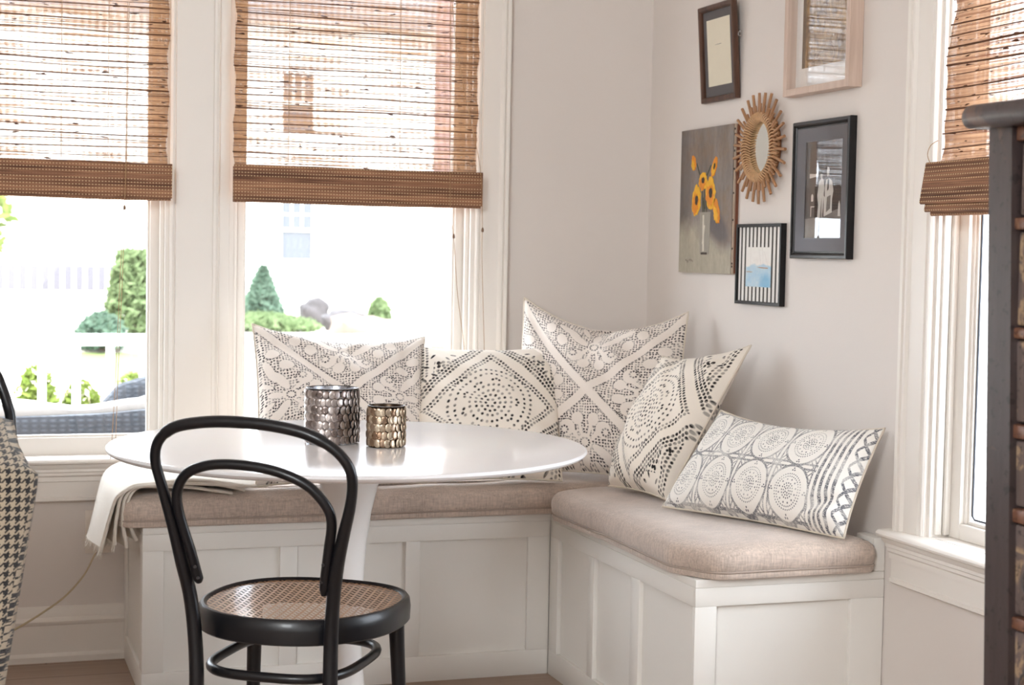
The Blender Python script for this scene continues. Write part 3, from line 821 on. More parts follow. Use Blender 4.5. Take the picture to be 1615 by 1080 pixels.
# ================================================================== woven shades
def shade_back(label, x0, x1, zb, fold_h, seed, mat, cords, beads, tilt=0.0):
    """x0..x1 width, zb bottom of the fold stack"""
    t = thing('woven_shade', label, 'window shade', ((x0+x1)/2, -.04, zb), 'bamboo shades')
    g = random.Random(seed); zt = WZ1-.02; zp = zb+fold_h-.012; yb = -.034
    cols, rows = 24, 60; P = []
    def yy(x, z):
        s = (z-zp)/(zt-zp)
        return yb-.010*math.exp(-max(0, z-zp)/.10)+.0022*math.sin(x*21+seed)*math.sin(z*15)+.0018*math.sin(z*44+x*3+seed)
    def edge(z, sd): return .0025*math.sin(z*31+sd)+.0018*math.sin(z*77+sd*2)+sd*.004*math.exp(-max(0, z-zp)/.12)
    for i in range(rows+1):
        z = zp+(zt-zp)*i/rows; row = []
        for j in range(cols+1):
            a = x0-edge(z, 1)+.003; b = x1+edge(z, -1)-.003; x = a+(b-a)*j/cols
            row.append((x, yy(x, z), z+tilt*(x-x1)))
        P.append(row)
    mb = MB(); mb.grid(P, 0)
    z = zp+.012; k = 0
    while z < zt:
        r = (.0017 if k % 2 == 0 else .0010)*g.uniform(.85, 1.15); ph = g.uniform(0, 6)
        a = x0-edge(z, 1)+.0015; b = x1+edge(z, -1)-.0015
        mb.tube([(a+(b-a)*j/14, yy(a+(b-a)*j/14, z)-.0014, z+tilt*(a+(b-a)*j/14-x1)+.0016*math.sin(j*.5+ph)) for j in range(15)], r, 5, mi=1)
        if g.random() < .35: mb.tube([(a+(b-a)*j/14, yy(a+(b-a)*j/14, z)-.0014, z+.006+tilt*(a+(b-a)*j/14-x1)+.001*math.sin(j*.6+ph)) for j in range(15)], .0008, 4, mi=1)
        z += g.uniform(.013, .024); k += 1
    mb.build('woven_panel', [mat, M['reed']], t, fix=False)
    # stacked folds at the foot
    f = MB(); n = 20
    def fold(y0, y1, za, zz, d):
        pr = []
        for q in range(7): a = PI*q/6; pr.append(((y0+y1)/2+math.cos(a)*(y1-y0)/2, za+.006-math.sin(a)*.006))
        for q in range(7): a = PI*q/6; pr.append(((y0+y1)/2-math.cos(a)*(y1-y0)/2, zz-.004+math.sin(a)*.004))
        rings = []
        for j in range(n+1):
            x = x0-.004+d+(x1-x0+.008-2*d)*j/n
            rings.append([(x, p[0]+.0015*math.sin(x*17+za*50), p[1]+tilt*(x-x1)+.0012*math.sin(x*11+seed)) for p in pr])
        f.loft(rings, True, True, True)
    fold(-.078, -.071, zb+.006, zb+fold_h, 0); fold(-.069, -.062, zb, zb+fold_h-.008, .002); fold(-.060, -.053, zb+.003, zb+fold_h-.006, .001); fold(-.051, -.043, zb+.001, zb+fold_h-.004, .002)
    f.box(x0, x1, -.078, -.036, zb+fold_h-.016, zb+fold_h-.004, .003)
    f.build('folded_hem', M['fold'], t, smooth=50)
    MB().box(x0, x1, -.075, -.012, zt-.02, zt+.02, .003).build('head_rail', M['fold'], t)
    for c in cords:
        MB().tube(catmull(c, 5), .0008, 6).build('pull_cord', M['cord'], t)
    for b in beads:
        MB().lathe([(0, b[2]-.007), (.0032, b[2]-.006), (.0040, b[2]-.001), (.0028, b[2]+.004), (.0012, b[2]+.007), (0, b[2]+.007)], b[0], b[1], 12, cap0=False, cap1=False).build('cord_bead', M['bead'], t)
    return t
shade_back('bamboo shade over the left window, partly raised', -2.105, -1.420, 1.243, .098, 3, M['blind'],
    [[(-1.528, -.082, 2.08), (-1.532, -.084, 1.70), (-1.537, -.084, 1.34), (-1.541, -.087, 1.235), (-1.549, -.088, 1.10), (-1.561, -.092, .80), (-1.571, -.094, .60), (-1.574, -.093, .555)],
     [(-1.533, -.079, 2.08), (-1.538, -.081, 1.36), (-1.541, -.083, 1.235), (-1.545, -.086, 1.05), (-1.555, -.090, .80), (-1.561, -.093, .60), (-1.563, -.093, .555)],
     [(-1.700, -.055, 2.08), (-1.702, -.058, 1.35)], [(-1.580, -.052, 2.08), (-1.582, -.058, 1.35)]], [(-1.541, -.086, 1.222)], tilt=.0)
shade_back('bamboo shade over the right-hand window of the pair', -1.247, -.550, 1.244, .102, 8, M['blind'],
    [[(-.655, -.081, 2.08), (-.648, -.081, 1.55), (-.642, -.081, 1.25), (-.630, -.083, 1.15), (-.618, -.086, 1.0), (-.596, -.082, .86), (-.585, -.085, .70)],
     [(-.665, -.085, 2.08), (-.640, -.082, 1.75), (-.600, -.081, 1.55), (-.556, -.081, 1.36), (-.546, -.078, 1.22), (-.543, -.072, 1.10), (-.532, -.072, .86), (-.530, -.08, .70)],
     [(-1.100, -.055, 2.08), (-1.100, -.058, 1.35)], [(-.790, -.055, 2.08), (-.785, -.058, 1.35)]], [(-.5445, -.077, 1.185), (-.632, -.084, 1.165)])
def shade_side():
    y0, y1 = -2.350, -1.592; zb = 1.215; zt = WZ1-.02; g = random.Random(5)
    t = thing('woven_shade', 'bamboo shade on the picture wall window behind the dark chest', 'window shade', (-.03, -1.98, zb), 'bamboo shades')
    zp = 1.315; P = []; cols, rows = 24, 70
    def out(z): return -.012-.030*math.exp(-max(0, z-1.26)/.16)-.004*math.sin(z*26)
    def e(z): return .0045*math.sin(z*37)+.003*math.sin(z*91)+.006*math.exp(-max(0, z-1.26)/.11)
    for i in range(rows+1):
        z = zp+(zt-zp)*i/rows
        P.append([(out(z)+.002*math.sin(j*1.3+z*20), y0+(y1+e(z)-y0)*j/cols, z) for j in range(cols+1)])
    mb = MB(); mb.grid(P, 0); z = zp+.012; k = 0
    while z < zt:
        r = (.0019 if k % 2 == 0 else .0011)*g.uniform(.8, 1.2); ph = g.uniform(0, 6); b = y1+e(z)+.002
        mb.tube([(out(z)-.0015, y0+(b-y0)*j/12, z+.002*math.sin(j*.5+ph)) for j in range(13)], r, 5, mi=1); z += g.uniform(.018, .030); k += 1
    mb.build('woven_panel', [M['blind_dense'], M['reed']], t, fix=False)
    f = MB()
    def fold(xa, xb, za, zz, yb0, flare):
        rings = []
        for yy in [y0+(yb0-y0)*j/14 for j in range(15)]:
            pr = []
            for q in range(7): a = PI*q/6; pr.append(((xa+xb)/2+math.cos(a)*(xb-xa)/2-flare, yy, za+.005-math.sin(a)*.005))
            for q in range(7): a = PI*q/6; pr.append(((xa+xb)/2-math.cos(a)*(xb-xa)/2, yy, zz-.004+math.sin(a)*.004))
            rings.append(pr)
        f.loft(rings, True, True, True)
    fold(-.060, -.052, 1.238, 1.325, y1+.012, .012); fold(-.050, -.043, 1.222, 1.320, y1+.006, .014); fold(-.041, -.034, 1.214, 1.322, y1+.000, .012); fold(-.031, -.024, 1.220, 1.322, y1-.002, .008)
    f.build('folded_hem', M['fold'], t, smooth=50)
    MB().box(-.050, -.006, y0, y1, zt-.02, zt+.02, .003).build('head_rail', M['fold'], t)
    lp = catmull([(-.040, y1+.00, 1.37), (-.048, y1+.014, 1.360), (-.052, y1+.018, 1.340), (-.050, y1+.006, 1.318)], 6)
    MB().tube(lp, .0008, 6).build('pull_cord', M['cord'], t)
shade_side()

# ================================================================== pictures on the right wall
def wframe(mb, ya, yb, z0, z1, prof, mi=0, lean=0.0):
    """mitred moulding: prof = closed list of (inset, out from wall)"""
    rings = []
    for ins, out in prof:
        rings.append([(-out-lean*(z-z0)/(z1-z0), y, z) for y, z in ((ya-ins, z0+ins), (ya-ins, z1-ins), (yb+ins, z1-ins), (yb+ins, z0+ins))])
    mb.loft(rings, True, wrap=True, mi=mi); return mb
def slab(ya, yb, z0, z1, xa, xb, lean=0.0, Z=None):
    Z = Z or (z0, z1); m = MB(); f = lambda z: lean*(z-Z[0])/(Z[1]-Z[0])
    m.add([(-x-f(z), y, z) for x in (xa, xb) for y, z in ((ya, z0), (yb, z0), (yb, z1), (ya, z1))], [(0, 1, 2, 3), (7, 6, 5, 4), (0, 4, 5, 1), (1, 5, 6, 2), (2, 6, 7, 3), (3, 7, 4, 0)]); return m

def wood_mat(name, a, b, rough=.45, axis=2, scale=1.0):
    m = Mat(name); c = m.coords('Object'); k = [60.0*scale]*3; k[axis] = 5.0*scale
    n = m.noise(m.vec(c[0]*k[0], c[1]*k[1], c[2]*k[2]), 1.0, 4, .6, .6)
    return m.done(m.bsdf(m.mix(((n-.25)*1.8).clamp(), a, b), rough, normal=m.bump(n, .15, .001), spec=.4))
M['walnut'] = wood_mat('dark_walnut', lin(52, 36, 30), lin(110, 76, 58), .4)
M['oak'] = wood_mat('pale_oak', lin(196, 172, 156), lin(220, 200, 186), .5)
M['frameblack'] = plain('black_frame_paint', lin(18, 17, 19), .35, 0, .15, 10, .05, 0, .35)
M['matgrey'] = plain('grey_mat_board', lin(98, 94, 94), .9, 0, .04)
M['matwhite'] = plain('white_mat_board', lin(235, 232, 228), .9, 0, .02)

# narrow dark frame with a small cream card
L0 = .018
t = thing('picture_frame', 'small dark wood frame holding a plain cream card', 'picture', (0, -.49, 1.54), 'framed pictures on the wall')
ya, yb, z0, z1 = -.382, -.597, 1.541, 1.800
m = MB(); wframe(m, ya, yb, z0, z1, [(0, .002), (0, .014), (.003, .0165), (.010, .0165), (.0145, .012), (.015, .006), (.015, .002)], lean=L0); m.build('frame', M['walnut'], t)
slab(ya-.0145, yb+.0145, z0+.0145, z1-.0145, .0022, .0060, L0, (z0, z1)).build('mat_board', M['matgrey'], t)
cz0, cz1, ca, cb = z0+.043, z1-.038, ya-.036, yb+.038
k = slab(ca, cb, cz0, cz1, .0060, .0068, L0, (z0, z1))
g = random.Random(2); zc = z0+.152; x_ = -(.0070+L0*(zc-z0)/(z1-z0)); yy = -.468
for i in range(9):
    wl = g.uniform(.0022, .0038); h = g.choice((.0022, .0022, .0036)); b = g.choice((0, 0, -.0012))
    k.add([(x_, yy, zc+b), (x_, yy-wl, zc+b), (x_, yy-wl, zc+b+h*.55), (x_, yy, zc+b+h*.55)], [(0, 1, 2, 3)], 1); yy -= wl+.0011
k.build('card', [plain('cream_card', lin(226, 218, 198), .9, 0, .03), plain('faded_ink', lin(120, 116, 110), .9)], t, fix=False)
lp = [(-.012+.004*math.cos(a), -.602, 1.708+.006*math.sin(a)) for a in [2*PI*i/14 for i in range(14)]]
MB().tube(lp, .0013, 6, closed=True).build('hanging_ring', plain('wire_ring', lin(190, 188, 186), .3, 1.0), t)

# deep pale oak frame
t = thing('picture_frame', 'deep pale wood box frame with a brown print behind glass', 'picture', (0, -1.06, 1.52), 'framed pictures on the wall')
ya, yb, z0, z1 = -.898, -1.214, 1.516, 1.905; D = .0365
m = MB(); wframe(m, ya, yb, z0, z1, [(0, .001), (0, D-.001), (.001, D), (.016, D), (.017, D-.001), (.017, .001)]); m.build('frame', M['oak'], t)
slab(ya-.0165, yb+.0165, z0+.0165, z1-.0165, .004, .0105).build('mat_board', M['matwhite'], t)
def print_mat():
    m = Mat('brown_print'); x, y, z = m.coords('Object')
    n = m.noise(m.vec(x, y*26.0, z*26.0), 1.0, 4, .65, 1.2); b = m.noise(m.vec(x, y*120.0, z*40.0), 1.0, 3, .7)
    c = m.mix(((n-.3)*2.4).clamp(), lin(92, 74, 56), lin(196, 164, 118)); c = m.mix((b.above(.62, .1))*.55, c, lin(70, 60, 52))
    left = y.above(.098, .006)
    c = m.mix(left*((n*.6+.45).clamp()), c, lin(66, 60, 58))
    return m.done(m.bsdf(c, .7))
slab(ya-.048, yb+.048, z0+.066, z1-.07, .0105, .0112).build('print', print_mat(), t)
slab(ya-.0165, yb+.0165, z0+.0165, z1-.0165, .0270, .0285).build('glass', M['picglass'], t)

# sunflower canvas
t = thing('canvas_picture', 'unframed canvas painting of yellow flowers in a tall vase', 'painting', (0, -.42, 1.076))
ya, yb, z0, z1 = -.256, -.588, 1.076, 1.474; D = .014
def canvas_mat():
    m = Mat('painted_ground'); x, y, z = m.coords('Object')      # y: + left, z: 0 bottom
    n = m.noise(m.vec(x, y*22.0, z*5.0), 1.0, 4, .6, .5); n2 = m.noise(m.vec(x, y*8.0, z*8.0), 1.3, 4, .6); n3 = m.noise(m.vec(x, y*90.0, z*60.0), 1.0, 2)
    c = m.mix(((n-.25)*1.5).clamp(), lin(108, 100, 95), lin(160, 150, 144))
    c = m.mix((n2.above(.54, .2))*.5, c, lin(134, 106, 74))
    c = m.mix((y.above(.135, .12))*.75, c, lin(58, 52, 52))
    table = (z+(n2-.5)*.12-y*.25).below(.10, .05)
    c = m.mix(table, c, m.mix(n, lin(142, 134, 118), lin(196, 188, 168)))
    sh = ell(y, z, -.085, .125, .085, .045, .5)+(n2-.5)*.8
    c = m.mix(sh.below(.8, .5)*.75, c, lin(88, 82, 84))
    c = m.mix((n3-.35).clamp()*.35, c, lin(60, 54, 50))
    return m.done(m.bsdf(c, .6, normal=m.bump(n3+n, .5, .0015)))
flow = [plain('canvas_yellow', lin(236, 176, 28), .55, 0, .22, 90, 0, .4), plain('canvas_orange', lin(226, 140, 22), .55, 0, .2, 90, 0, .4), plain('canvas_dark', lin(52, 38, 26), .6, 0, .3, 80),
        plain('canvas_green', lin(62, 66, 46), .6, 0, .3, 80), plain('canvas_vase', lin(152, 146, 134), .55, 0, .22, 70, 0, .4, .5, (1, 3, .6)), plain('canvas_light', lin(214, 208, 194), .55, 0, .1, 60)]
raw = plain('raw_canvas', lin(176, 158, 140), .9, 0, .25, 40)
cv = slab(ya, yb, z0, z1, .0, D); cvm = [canvas_mat()]+flow
def blob(cy, cz, ry, rz, mi, lift, rot=0.0, jag=.12, n=26, seed=0):
    g = random.Random(seed); c, s = math.cos(rot), math.sin(rot); P = []; Q = []
    for k in range(n):
        a = 2*PI*k/n; r = 1+g.uniform(-jag, jag); p, q = ry*math.cos(a)*r, rz*math.sin(a)*r
        P.append((-(D+lift), cy+p*c-q*s, cz+p*s+q*c)); Q.append((-(D-.0002), P[-1][1], P[-1][2]))
    cv.loft([Q, P], True, False, True, mi)
H = z1-z0; Wd = ya-yb
at = lambda fx, fz: (ya-fx*Wd, z0+fz*H)     # 0..1 across from the left, up from the bottom
def stroke(a, b, w, mi, lift=.0006):
    (y_, z_), (y2, z2) = at(*a), at(*b); d = Vector((y2-y_, z2-z_)); n = Vector((-d.y, d.x)).normalized()*w
    cv.add([(-(D+lift), y_+n.x, z_+n.y), (-(D+lift), y_-n.x, z_-n.y), (-(D+lift), y2-n.x, z2-n.y), (-(D+lift), y2+n.x, z2+n.y)], [(0, 1, 2, 3)], mi)
# vase
vs = [at(.40, .42), at(.61, .42), at(.59, .13), at(.42, .13)]
cv.loft([[(-(D-.0002), y, z) for y, z in vs], [(-(D+.0005), y, z) for y, z in vs]], True, False, True, 5)
stroke((.475, .40), (.485, .15), .005, 6, .0008); stroke((.50, .33), (.47, .20), .004, 6, .0009); stroke((.44, .135), (.56, .135), .003, 3, .0008)
for a, b in (((.44, .62), (.32, .76)), ((.47, .62), (.60, .74)), ((.50, .44), (.48, .62)), ((.46, .42), (.44, .60)), ((.53, .42), (.52, .56)), ((.49, .42), (.46, .52)), ((.55, .58), (.62, .66))): stroke(a, b, .0028, 4)
for fx, fz, a, b, r, mi, c in ((.33, .50, .027, .042, .1, 1, 1), (.60, .545, .031, .043, -.1, 1, 1), (.45, .635, .026, .026, 0, 1, 1), (.26, .765, .013, .022, -.35, 2, 0), (.66, .725, .015, .028, .45, 2, 1), (.72, .42, .018, .036, -.35, 2, 0)):
    y, z = at(fx, fz); blob(y, z, a, b, mi, .0010, r, .14, seed=int(fx*100)); blob(y+.004, z-.006, a*.7, b*.65, 2 if mi == 1 else 1, .0014, r, .25, seed=int(fz*100))
    if c: blob(y-.002, z+.002, a*.36, b*.32, 3, .0018, r, .15, seed=3)
g = random.Random(12)
for i in range(7):      # the painter's scribbled signature
    a = .14+i*.022; stroke((a, .085+g.uniform(0, .015)), (a+.014, .062+g.uniform(0, .03)), .0011, 3)
cv.build('canvas', cvm, t, smooth=20)
e = slab(yb+.001, yb-.009, z0, z1, .001, D-.002); e.build('canvas_edge', raw, t)
MB().box(-.009, -.001, yb-.0115, yb-.009, z0+.002, z1-.002).build('stretcher_bar', plain('rusty_wood', lin(120, 72, 50), .7, 0, .3, 60), t)
tk = plain('dark_tack', lin(46, 36, 32), .4, .6)
for q in (.05, .07, .17, .36, .54, .70, .82, .93, .965):
    z = z0+H*q; MB().tube([(-(D-.0022), yb-.004, z), (-(D-.0012), yb-.004, z), (-(D-.0004), yb-.004, z)], [.0032, .0030, .0012], 8).build('tack', tk, t)

# black frame with the old photograph
t = thing('picture_frame', 'large black frame around a black and white photo of two people', 'picture', (0, -1.06, 1.12), 'framed pictures on the wall')
ya, yb, z0, z1 = -.924, -1.198, 1.121, 1.452
m = MB(); wframe(m, ya, yb, z0, z1, [(0, .001), (0, .017), (.002, .020), (.008, .0205), (.012, .018), (.014, .014), (.017, .0145), (.0175, .001)]); m.build('frame', M['frameblack'], t)
m = MB(); wframe(m, ya-.0174, yb+.0174, z0+.0174, z1-.0174, [(0, .001), (0, .015), (.030, .0085), (.0325, .0085), (.033, .001)]); m.build('mat_bevel', plain('charcoal_bevel', lin(76, 72, 76), .35, .2, .08, 20, .2), t)
A, B, C0, C1 = ya-.050, yb+.050, z0+.050, z1-.050
ph = slab(A, B, C0, C1, .0045, .0060)
pm = [plain('photo_dark', lin(62, 58, 58), .8, 0, .35, 22), plain('photo_coat', lin(214, 210, 204), .8, 0, .08, 60), plain('photo_skin', lin(186, 180, 172), .8), plain('photo_black', lin(28, 26, 26), .8), plain('photo_grey', lin(128, 124, 120), .8, 0, .2, 40)]
pw, phh = A-B, C1-C0; pa = lambda fx, fz: (A-fx*pw, C0+fz*phh)
def pshape(pts, mi, lift):
    v = [(-(.0060+lift), *pa(*q)) for q in pts]; ph.add(v, [tuple(range(len(v)))], mi)
pshape([(0, .20), (1, .24), (1, 0), (0, 0)], 4, .0001); pshape([(.55, .25), (.95, .30), (.95, .24), (.5, .20)], 4, .0002); pshape([(.10, .62), (.34, .64), (.34, .66), (.10, .67)], 1, .0002)
pshape([(.34, .20), (.48, .20), (.50, .36), (.52, .52), (.50, .60), (.44, .62), (.37, .58), (.33, .44), (.36, .34)], 1, .0004); pshape([(.41, .20), (.47, .20), (.45, .42)], 4, .0005)
pshape([(.52, .22), (.74, .26), (.74, .40), (.77, .48), (.73, .58), (.66, .61), (.57, .60), (.53, .52), (.54, .42), (.50, .44), (.51, .40)], 1, .0004); pshape([(.60, .42), (.70, .44), (.69, .30), (.58, .26)], 4, .0005); pshape([(.61, .60), (.65, .60), (.64, .50), (.60, .48)], 3, .0006)
for cx_, cz_, r in ((.435, .645, .034), (.615, .665, .036)): pshape([(cx_+r*math.cos(2*PI*k/14)*.95, cz_+r*math.sin(2*PI*k/14)*1.05) for k in range(14)], 2, .0007)
pshape([(.40, .66), (.47, .66), (.465, .69), (.435, .70), (.405, .69)], 3, .0008); pshape([(.575, .685), (.66, .685), (.645, .72), (.60, .73)], 1, .0008)
pshape([(.90, .22), (.97, .22), (.96, .34), (.935, .38), (.91, .34)], 1, .0004); pshape([(.16, .38), (.22, .38), (.22, .44), (.19, .46), (.16, .44)], 1, .0004); pshape([(.15, .22), (.17, .22), (.17, .32), (.26, .32), (.26, .33), (.15, .33)], 1, .0004)
ph.build('photograph', pm, t, fix=False)
slab(ya-.048, yb+.048, z0+.048, z1-.048, .0075, .0083).build('glass', M['picglass'], t)

# striped-mat frame with a small watercolour
t = thing('picture_frame', 'small black frame with a striped mat around a blue sea watercolour', 'picture', (0, -.75, 1.0), 'framed pictures on the wall')
ya, yb, z0, z1 = -.621, -.872, 1.000, 1.208
m = MB(); wframe(m, ya, yb, z0, z1, [(0, .001), (0, .0155), (.001, .0165), (.0075, .0165), (.0085, .0155), (.0085, .001)]); m.build('frame', M['frameblack'], t)
st = slab(ya-.008, yb+.008, z0+.008, z1-.008, .003, .010)
w_ = (ya-yb-.016); n = 11
for i in range(n):
    c0 = ya-.008-w_*(i+.55)/n; c1 = c0-w_/n*.40
    st.add([(-.01015, y, z) for y, z in ((c0, z0+.008), (c1, z0+.008), (c1, z1-.008), (c0, z1-.008))], [(0, 1, 2, 3)], 1)
st.build('striped_mat', [M['matwhite'], plain('stripe_ink', lin(74, 70, 66), .9)], t, fix=False)
def water_mat():
    m = Mat('sea_watercolour'); x, y, z = m.coords('Object')
    n = m.noise(m.vec(x, y*30.0, z*45.0), 1.0, 4, .6); n2 = m.noise(m.vec(x, y*14.0, z*14.0), 1.0, 3)
    sea = (z+(n2-.5)*.05).below(.095, .006)
    c = m.mix(n, lin(228, 224, 218), lin(244, 242, 238)); c = m.mix(sea*(n*1.1+.15).clamp(), c, lin(158, 200, 224))
    c = m.mix(sea*ell(y, z, -.035, .058, .03, .02).below(1.0, .9)*.6, c, lin(96, 172, 214))
    return m.done(m.bsdf(c, .85))
wa, wb, w0, w1 = ya-.052, yb+.060, z0+.046, z1-.060
wc = slab(wa, wb, w0, w1, .010, .0112)
def wpoly(pts, mi): wc.add([(-.0115, wa-fx*(wa-wb), w0+fz*(w1-w0)) for fx, fz in pts], [tuple(range(len(pts)))], mi)
wpoly([(.44, .50), (.62, .50), (.90, .49), (.88, .465), (.60, .475)], 1); wpoly([(.02, .385), (.15, .40), (.30, .375), (.22, .355), (.04, .36)], 2)
for a, b, c_ in (((.62, .52), (.52, .95), .006), ((.70, .52), (.66, .97), .006), ((.72, .9), (.90, .52), .006), ((.18, .41), (.19, .78), .006)):
    wpoly([(a[0], a[1]), (a[0]+c_, a[1]), (b[0]+c_, b[1]), (b[0], b[1])], 3)
wc.build('watercolour', [water_mat(), plain('boat_brown', lin(190, 156, 134), .9), plain('boat_grey', lin(186, 180, 176), .9), plain('rigging', lin(206, 202, 196), .9)], t, fix=False)

# sunburst mirror
my, mz = -.748, 1.402
t = thing('sunburst_mirror', 'small round rattan sunburst mirror', 'mirror', (0, my, mz))
M['rattan'] = plain('rattan_stick', lin(166, 122, 84), .5, 0, .35, 30, .1, .2)
M['rattan_wrap'] = plain('rattan_wrap', lin(204, 164, 122), .5, 0, .3, 120, .1, .3)
def circ(r, x, n=72): return [(x, my+r*math.sin(2*PI*k/n), mz+r*math.cos(2*PI*k/n)) for k in range(n)]
mr = Mat('mirror_glass'); gm = mr.node('ShaderNodeBsdfGlossy'); gm.inputs[0].default_value = (.86, .90, .87, 1); gm.inputs['Roughness'].default_value = .02
nn = mr.noise(mr.node('ShaderNodeTexCoord').outputs['Object'], 8.0, 1); mr.link(mr.bump(nn, .02, .01), gm.inputs['Normal'])
MB().loft([circ(.072, -.004), circ(.072, -.012), circ(.0, -.012)], True, True, False).build('mirror_glass', mr.done(gm.outputs[0]), t, smooth=10)
rim = MB(); rim.loft([circ(.074, -.002), circ(.086, -.002), circ(.088, -.016), (circ(.084, -.027)), circ(.076, -.028), circ(.071, -.025), circ(.071, -.010), circ(.073, -.004)], True, wrap=True)
rim.build('rim', plain('rattan_core', lin(128, 84, 52), .6, 0, .25, 50), t)
wr = MB(); K = 62
for k in range(K):
    a = 2*PI*k/K; rad = Vector((0, math.sin(a), math.cos(a))); c = Vector((-.0185, my, mz))+rad*.0785
    wr.tube([c+rad*(math.cos(b)*.0118)+Vector((-math.sin(b)*.0125, 0, 0))+Vector((0, math.cos(a), -math.sin(a)))*(.0032*math.sin(2*b)) for b in [2*PI*i/12 for i in range(12)]], .0021, 5, closed=True)
o = wr.build('wrapping', M['rattan_wrap'], t, smooth=60); o['label'] = 'paler wrapped cane strands'
N = 26
for k in range(2*N):
    a = 2*PI*(k+.35)/(2*N)+rnd.uniform(-.02, .02); long = k % 2 == 0
    r0, r1 = .070, (.143 if long else .113)+rnd.uniform(-.006, .004); rd = Vector((0, math.sin(a), math.cos(a)))
    c = Vector((-.021 if long else -.024, my, mz)); R_ = .0041 if long else .0034
    MB().tube([c+rd*r0, c+rd*(r0+.02), c+rd*r1], [R_, R_, R_*.98], 8).build('ray', M['rattan'], t, smooth=60)

# ================================================================== dark chest at the right
def worn_mat(name, base, worn, amount, dark, scale=14.0, rough=.42):
    m = Mat(name); x, y, z = m.coords('Object'); p = m.vec(x, y, z)
    n = m.noise(p, scale, 5, .65, .8); k = m.noise(p, scale*6, 3, .6); g = m.noise(m.vec(x*20.0, y*20.0, z*3.0), 4.0, 3)
    c = m.mix(g, tuple(q*.7 for q in base), tuple(q*1.35 for q in base))
    c = m.mix(n.above(amount, .06), c, m.mix(k, worn, tuple(q*.7 for q in worn)))
    c = m.mix(k.above(.62, .06)*.7, c, dark)
    return m.done(m.bsdf(c, rough, normal=m.bump(n+k*.4, .35, .002), coat=.15))
ch = thing('apothecary_chest', 'tall dark worn wooden chest of small drawers', 'chest', (-.25, -2.79, 0))
MBK = worn_mat('chest_lacquer', lin(66, 55, 54), lin(104, 80, 68), .64, lin(40, 32, 32), 9.0)
MBD = worn_mat('chest_drawer', lin(118, 104, 100), lin(196, 168, 138), .56, lin(36, 30, 30), 17.0)
MBR = worn_mat('chest_rail', lin(122, 84, 66), lin(166, 128, 102), .58, lin(56, 36, 30), 20.0)
cx0, cx1, cy0, cy1 = -.490, -.030, -3.16, -2.440
SL = lambda z: -2.482+.041*z           # its far side leans a little, slanted to follow the edge's image pixels
tp = MB(); r = .018; pr = []
for q in range(9): a = PI/2+PI*q/8; pr.append((-.508+r*math.cos(a)*.7, 1.340+r*math.sin(a)))
pr += [(-.012, 1.322), (-.012, 1.358)]
rings = []
for y, s in ((-2.388, .55), (-2.391, .8), (-2.397, .95), (-2.408, 1.0), (-3.222, 1.0), (-3.235, .95), (-3.24, .6)):
    rings.append([(p[0]+(0 if p[0] > -.1 else (1-s)*.02), y, 1.340+(p[1]-1.340)*s) for p in pr])
tp.loft(rings, True, True, True); tp.build('chest_top', MBK, ch, smooth=50)
b = MB()
b.prism([(cy0, .06), (SL(.06), .06), (SL(1.322), 1.322), (cy0, 1.322)], 0, cx0+.02, cx1)
b.build('carcass', MBK, ch)
p = MB(); p.prism([(-2.545, 0), (SL(0), 0), (SL(1.322), 1.322), (-2.484, 1.322)], 0, cx0-.002, cx0+.045); p.build('corner_post', MBK, ch)
p = MB(); p.box(cx0-.002, cx0+.045, cy0, cy0+.046, 0, 1.322, .006); p.build('corner_post', MBK, ch)
for y in ((-2.53, -2.485), (cy0, cy0+.046)):
    MB().box(cx1-.045, cx1, y[0], y[1], 0, .06, .004).build('foot', MBK, ch)
zr = [(1.300, 1.322), (1.170, 1.188), (1.010, 1.026), (.863, .884), (.739, .760), (.582, .600), (.430, .448), (.280, .298), (.12, .14)]
rails = MB()
for a, c in zr: rails.box(cx0+.004, cx0+.03, cy0+.046, cy1-.046, a, c, .003)
rails.build('front_rail', MBR, ch)
ncol = 4; w = (cy1-cy0-.092)/ncol
mu = MB()
for j in range(1, ncol): mu.box(cx0+.006, cx0+.03, cy1-.046-w*j-.006, cy1-.046-w*j+.006, .14, 1.30, .003)
mu.build('divider', MBR, ch)
iron = plain('worn_iron', lin(120, 116, 116), .4, .8, .3, 60)
for i in range(len(zr)-1):
    for j in range(ncol):
        ya = cy1-.046-w*j-.008; yb = ya-w+.016; za, zb_ = zr[i+1][1]+.003, zr[i][0]-.003
        d = MB().box(cx0+.010, cx0+.040, yb, ya, za, zb_, .004).build('drawer', MBD, ch)
        yc, zc = (ya+yb)/2, (za+zb_)/2+.012
        kb = MB(); kb.tube([(cx0+.012, yc, zc), (cx0+.006, yc, zc), (cx0-.002, yc, zc), (cx0-.004, yc, zc)], [.012, .009, .0045, .0065], 10)
        kb.tube([(cx0-.002+.003*math.cos(a), yc+.017*math.sin(a), zc-.019+.019*math.cos(a)) for a in [2*PI*q/18 for q in range(18)]], .0022, 6, closed=True)
        kb.build('ring_pull', iron, d)

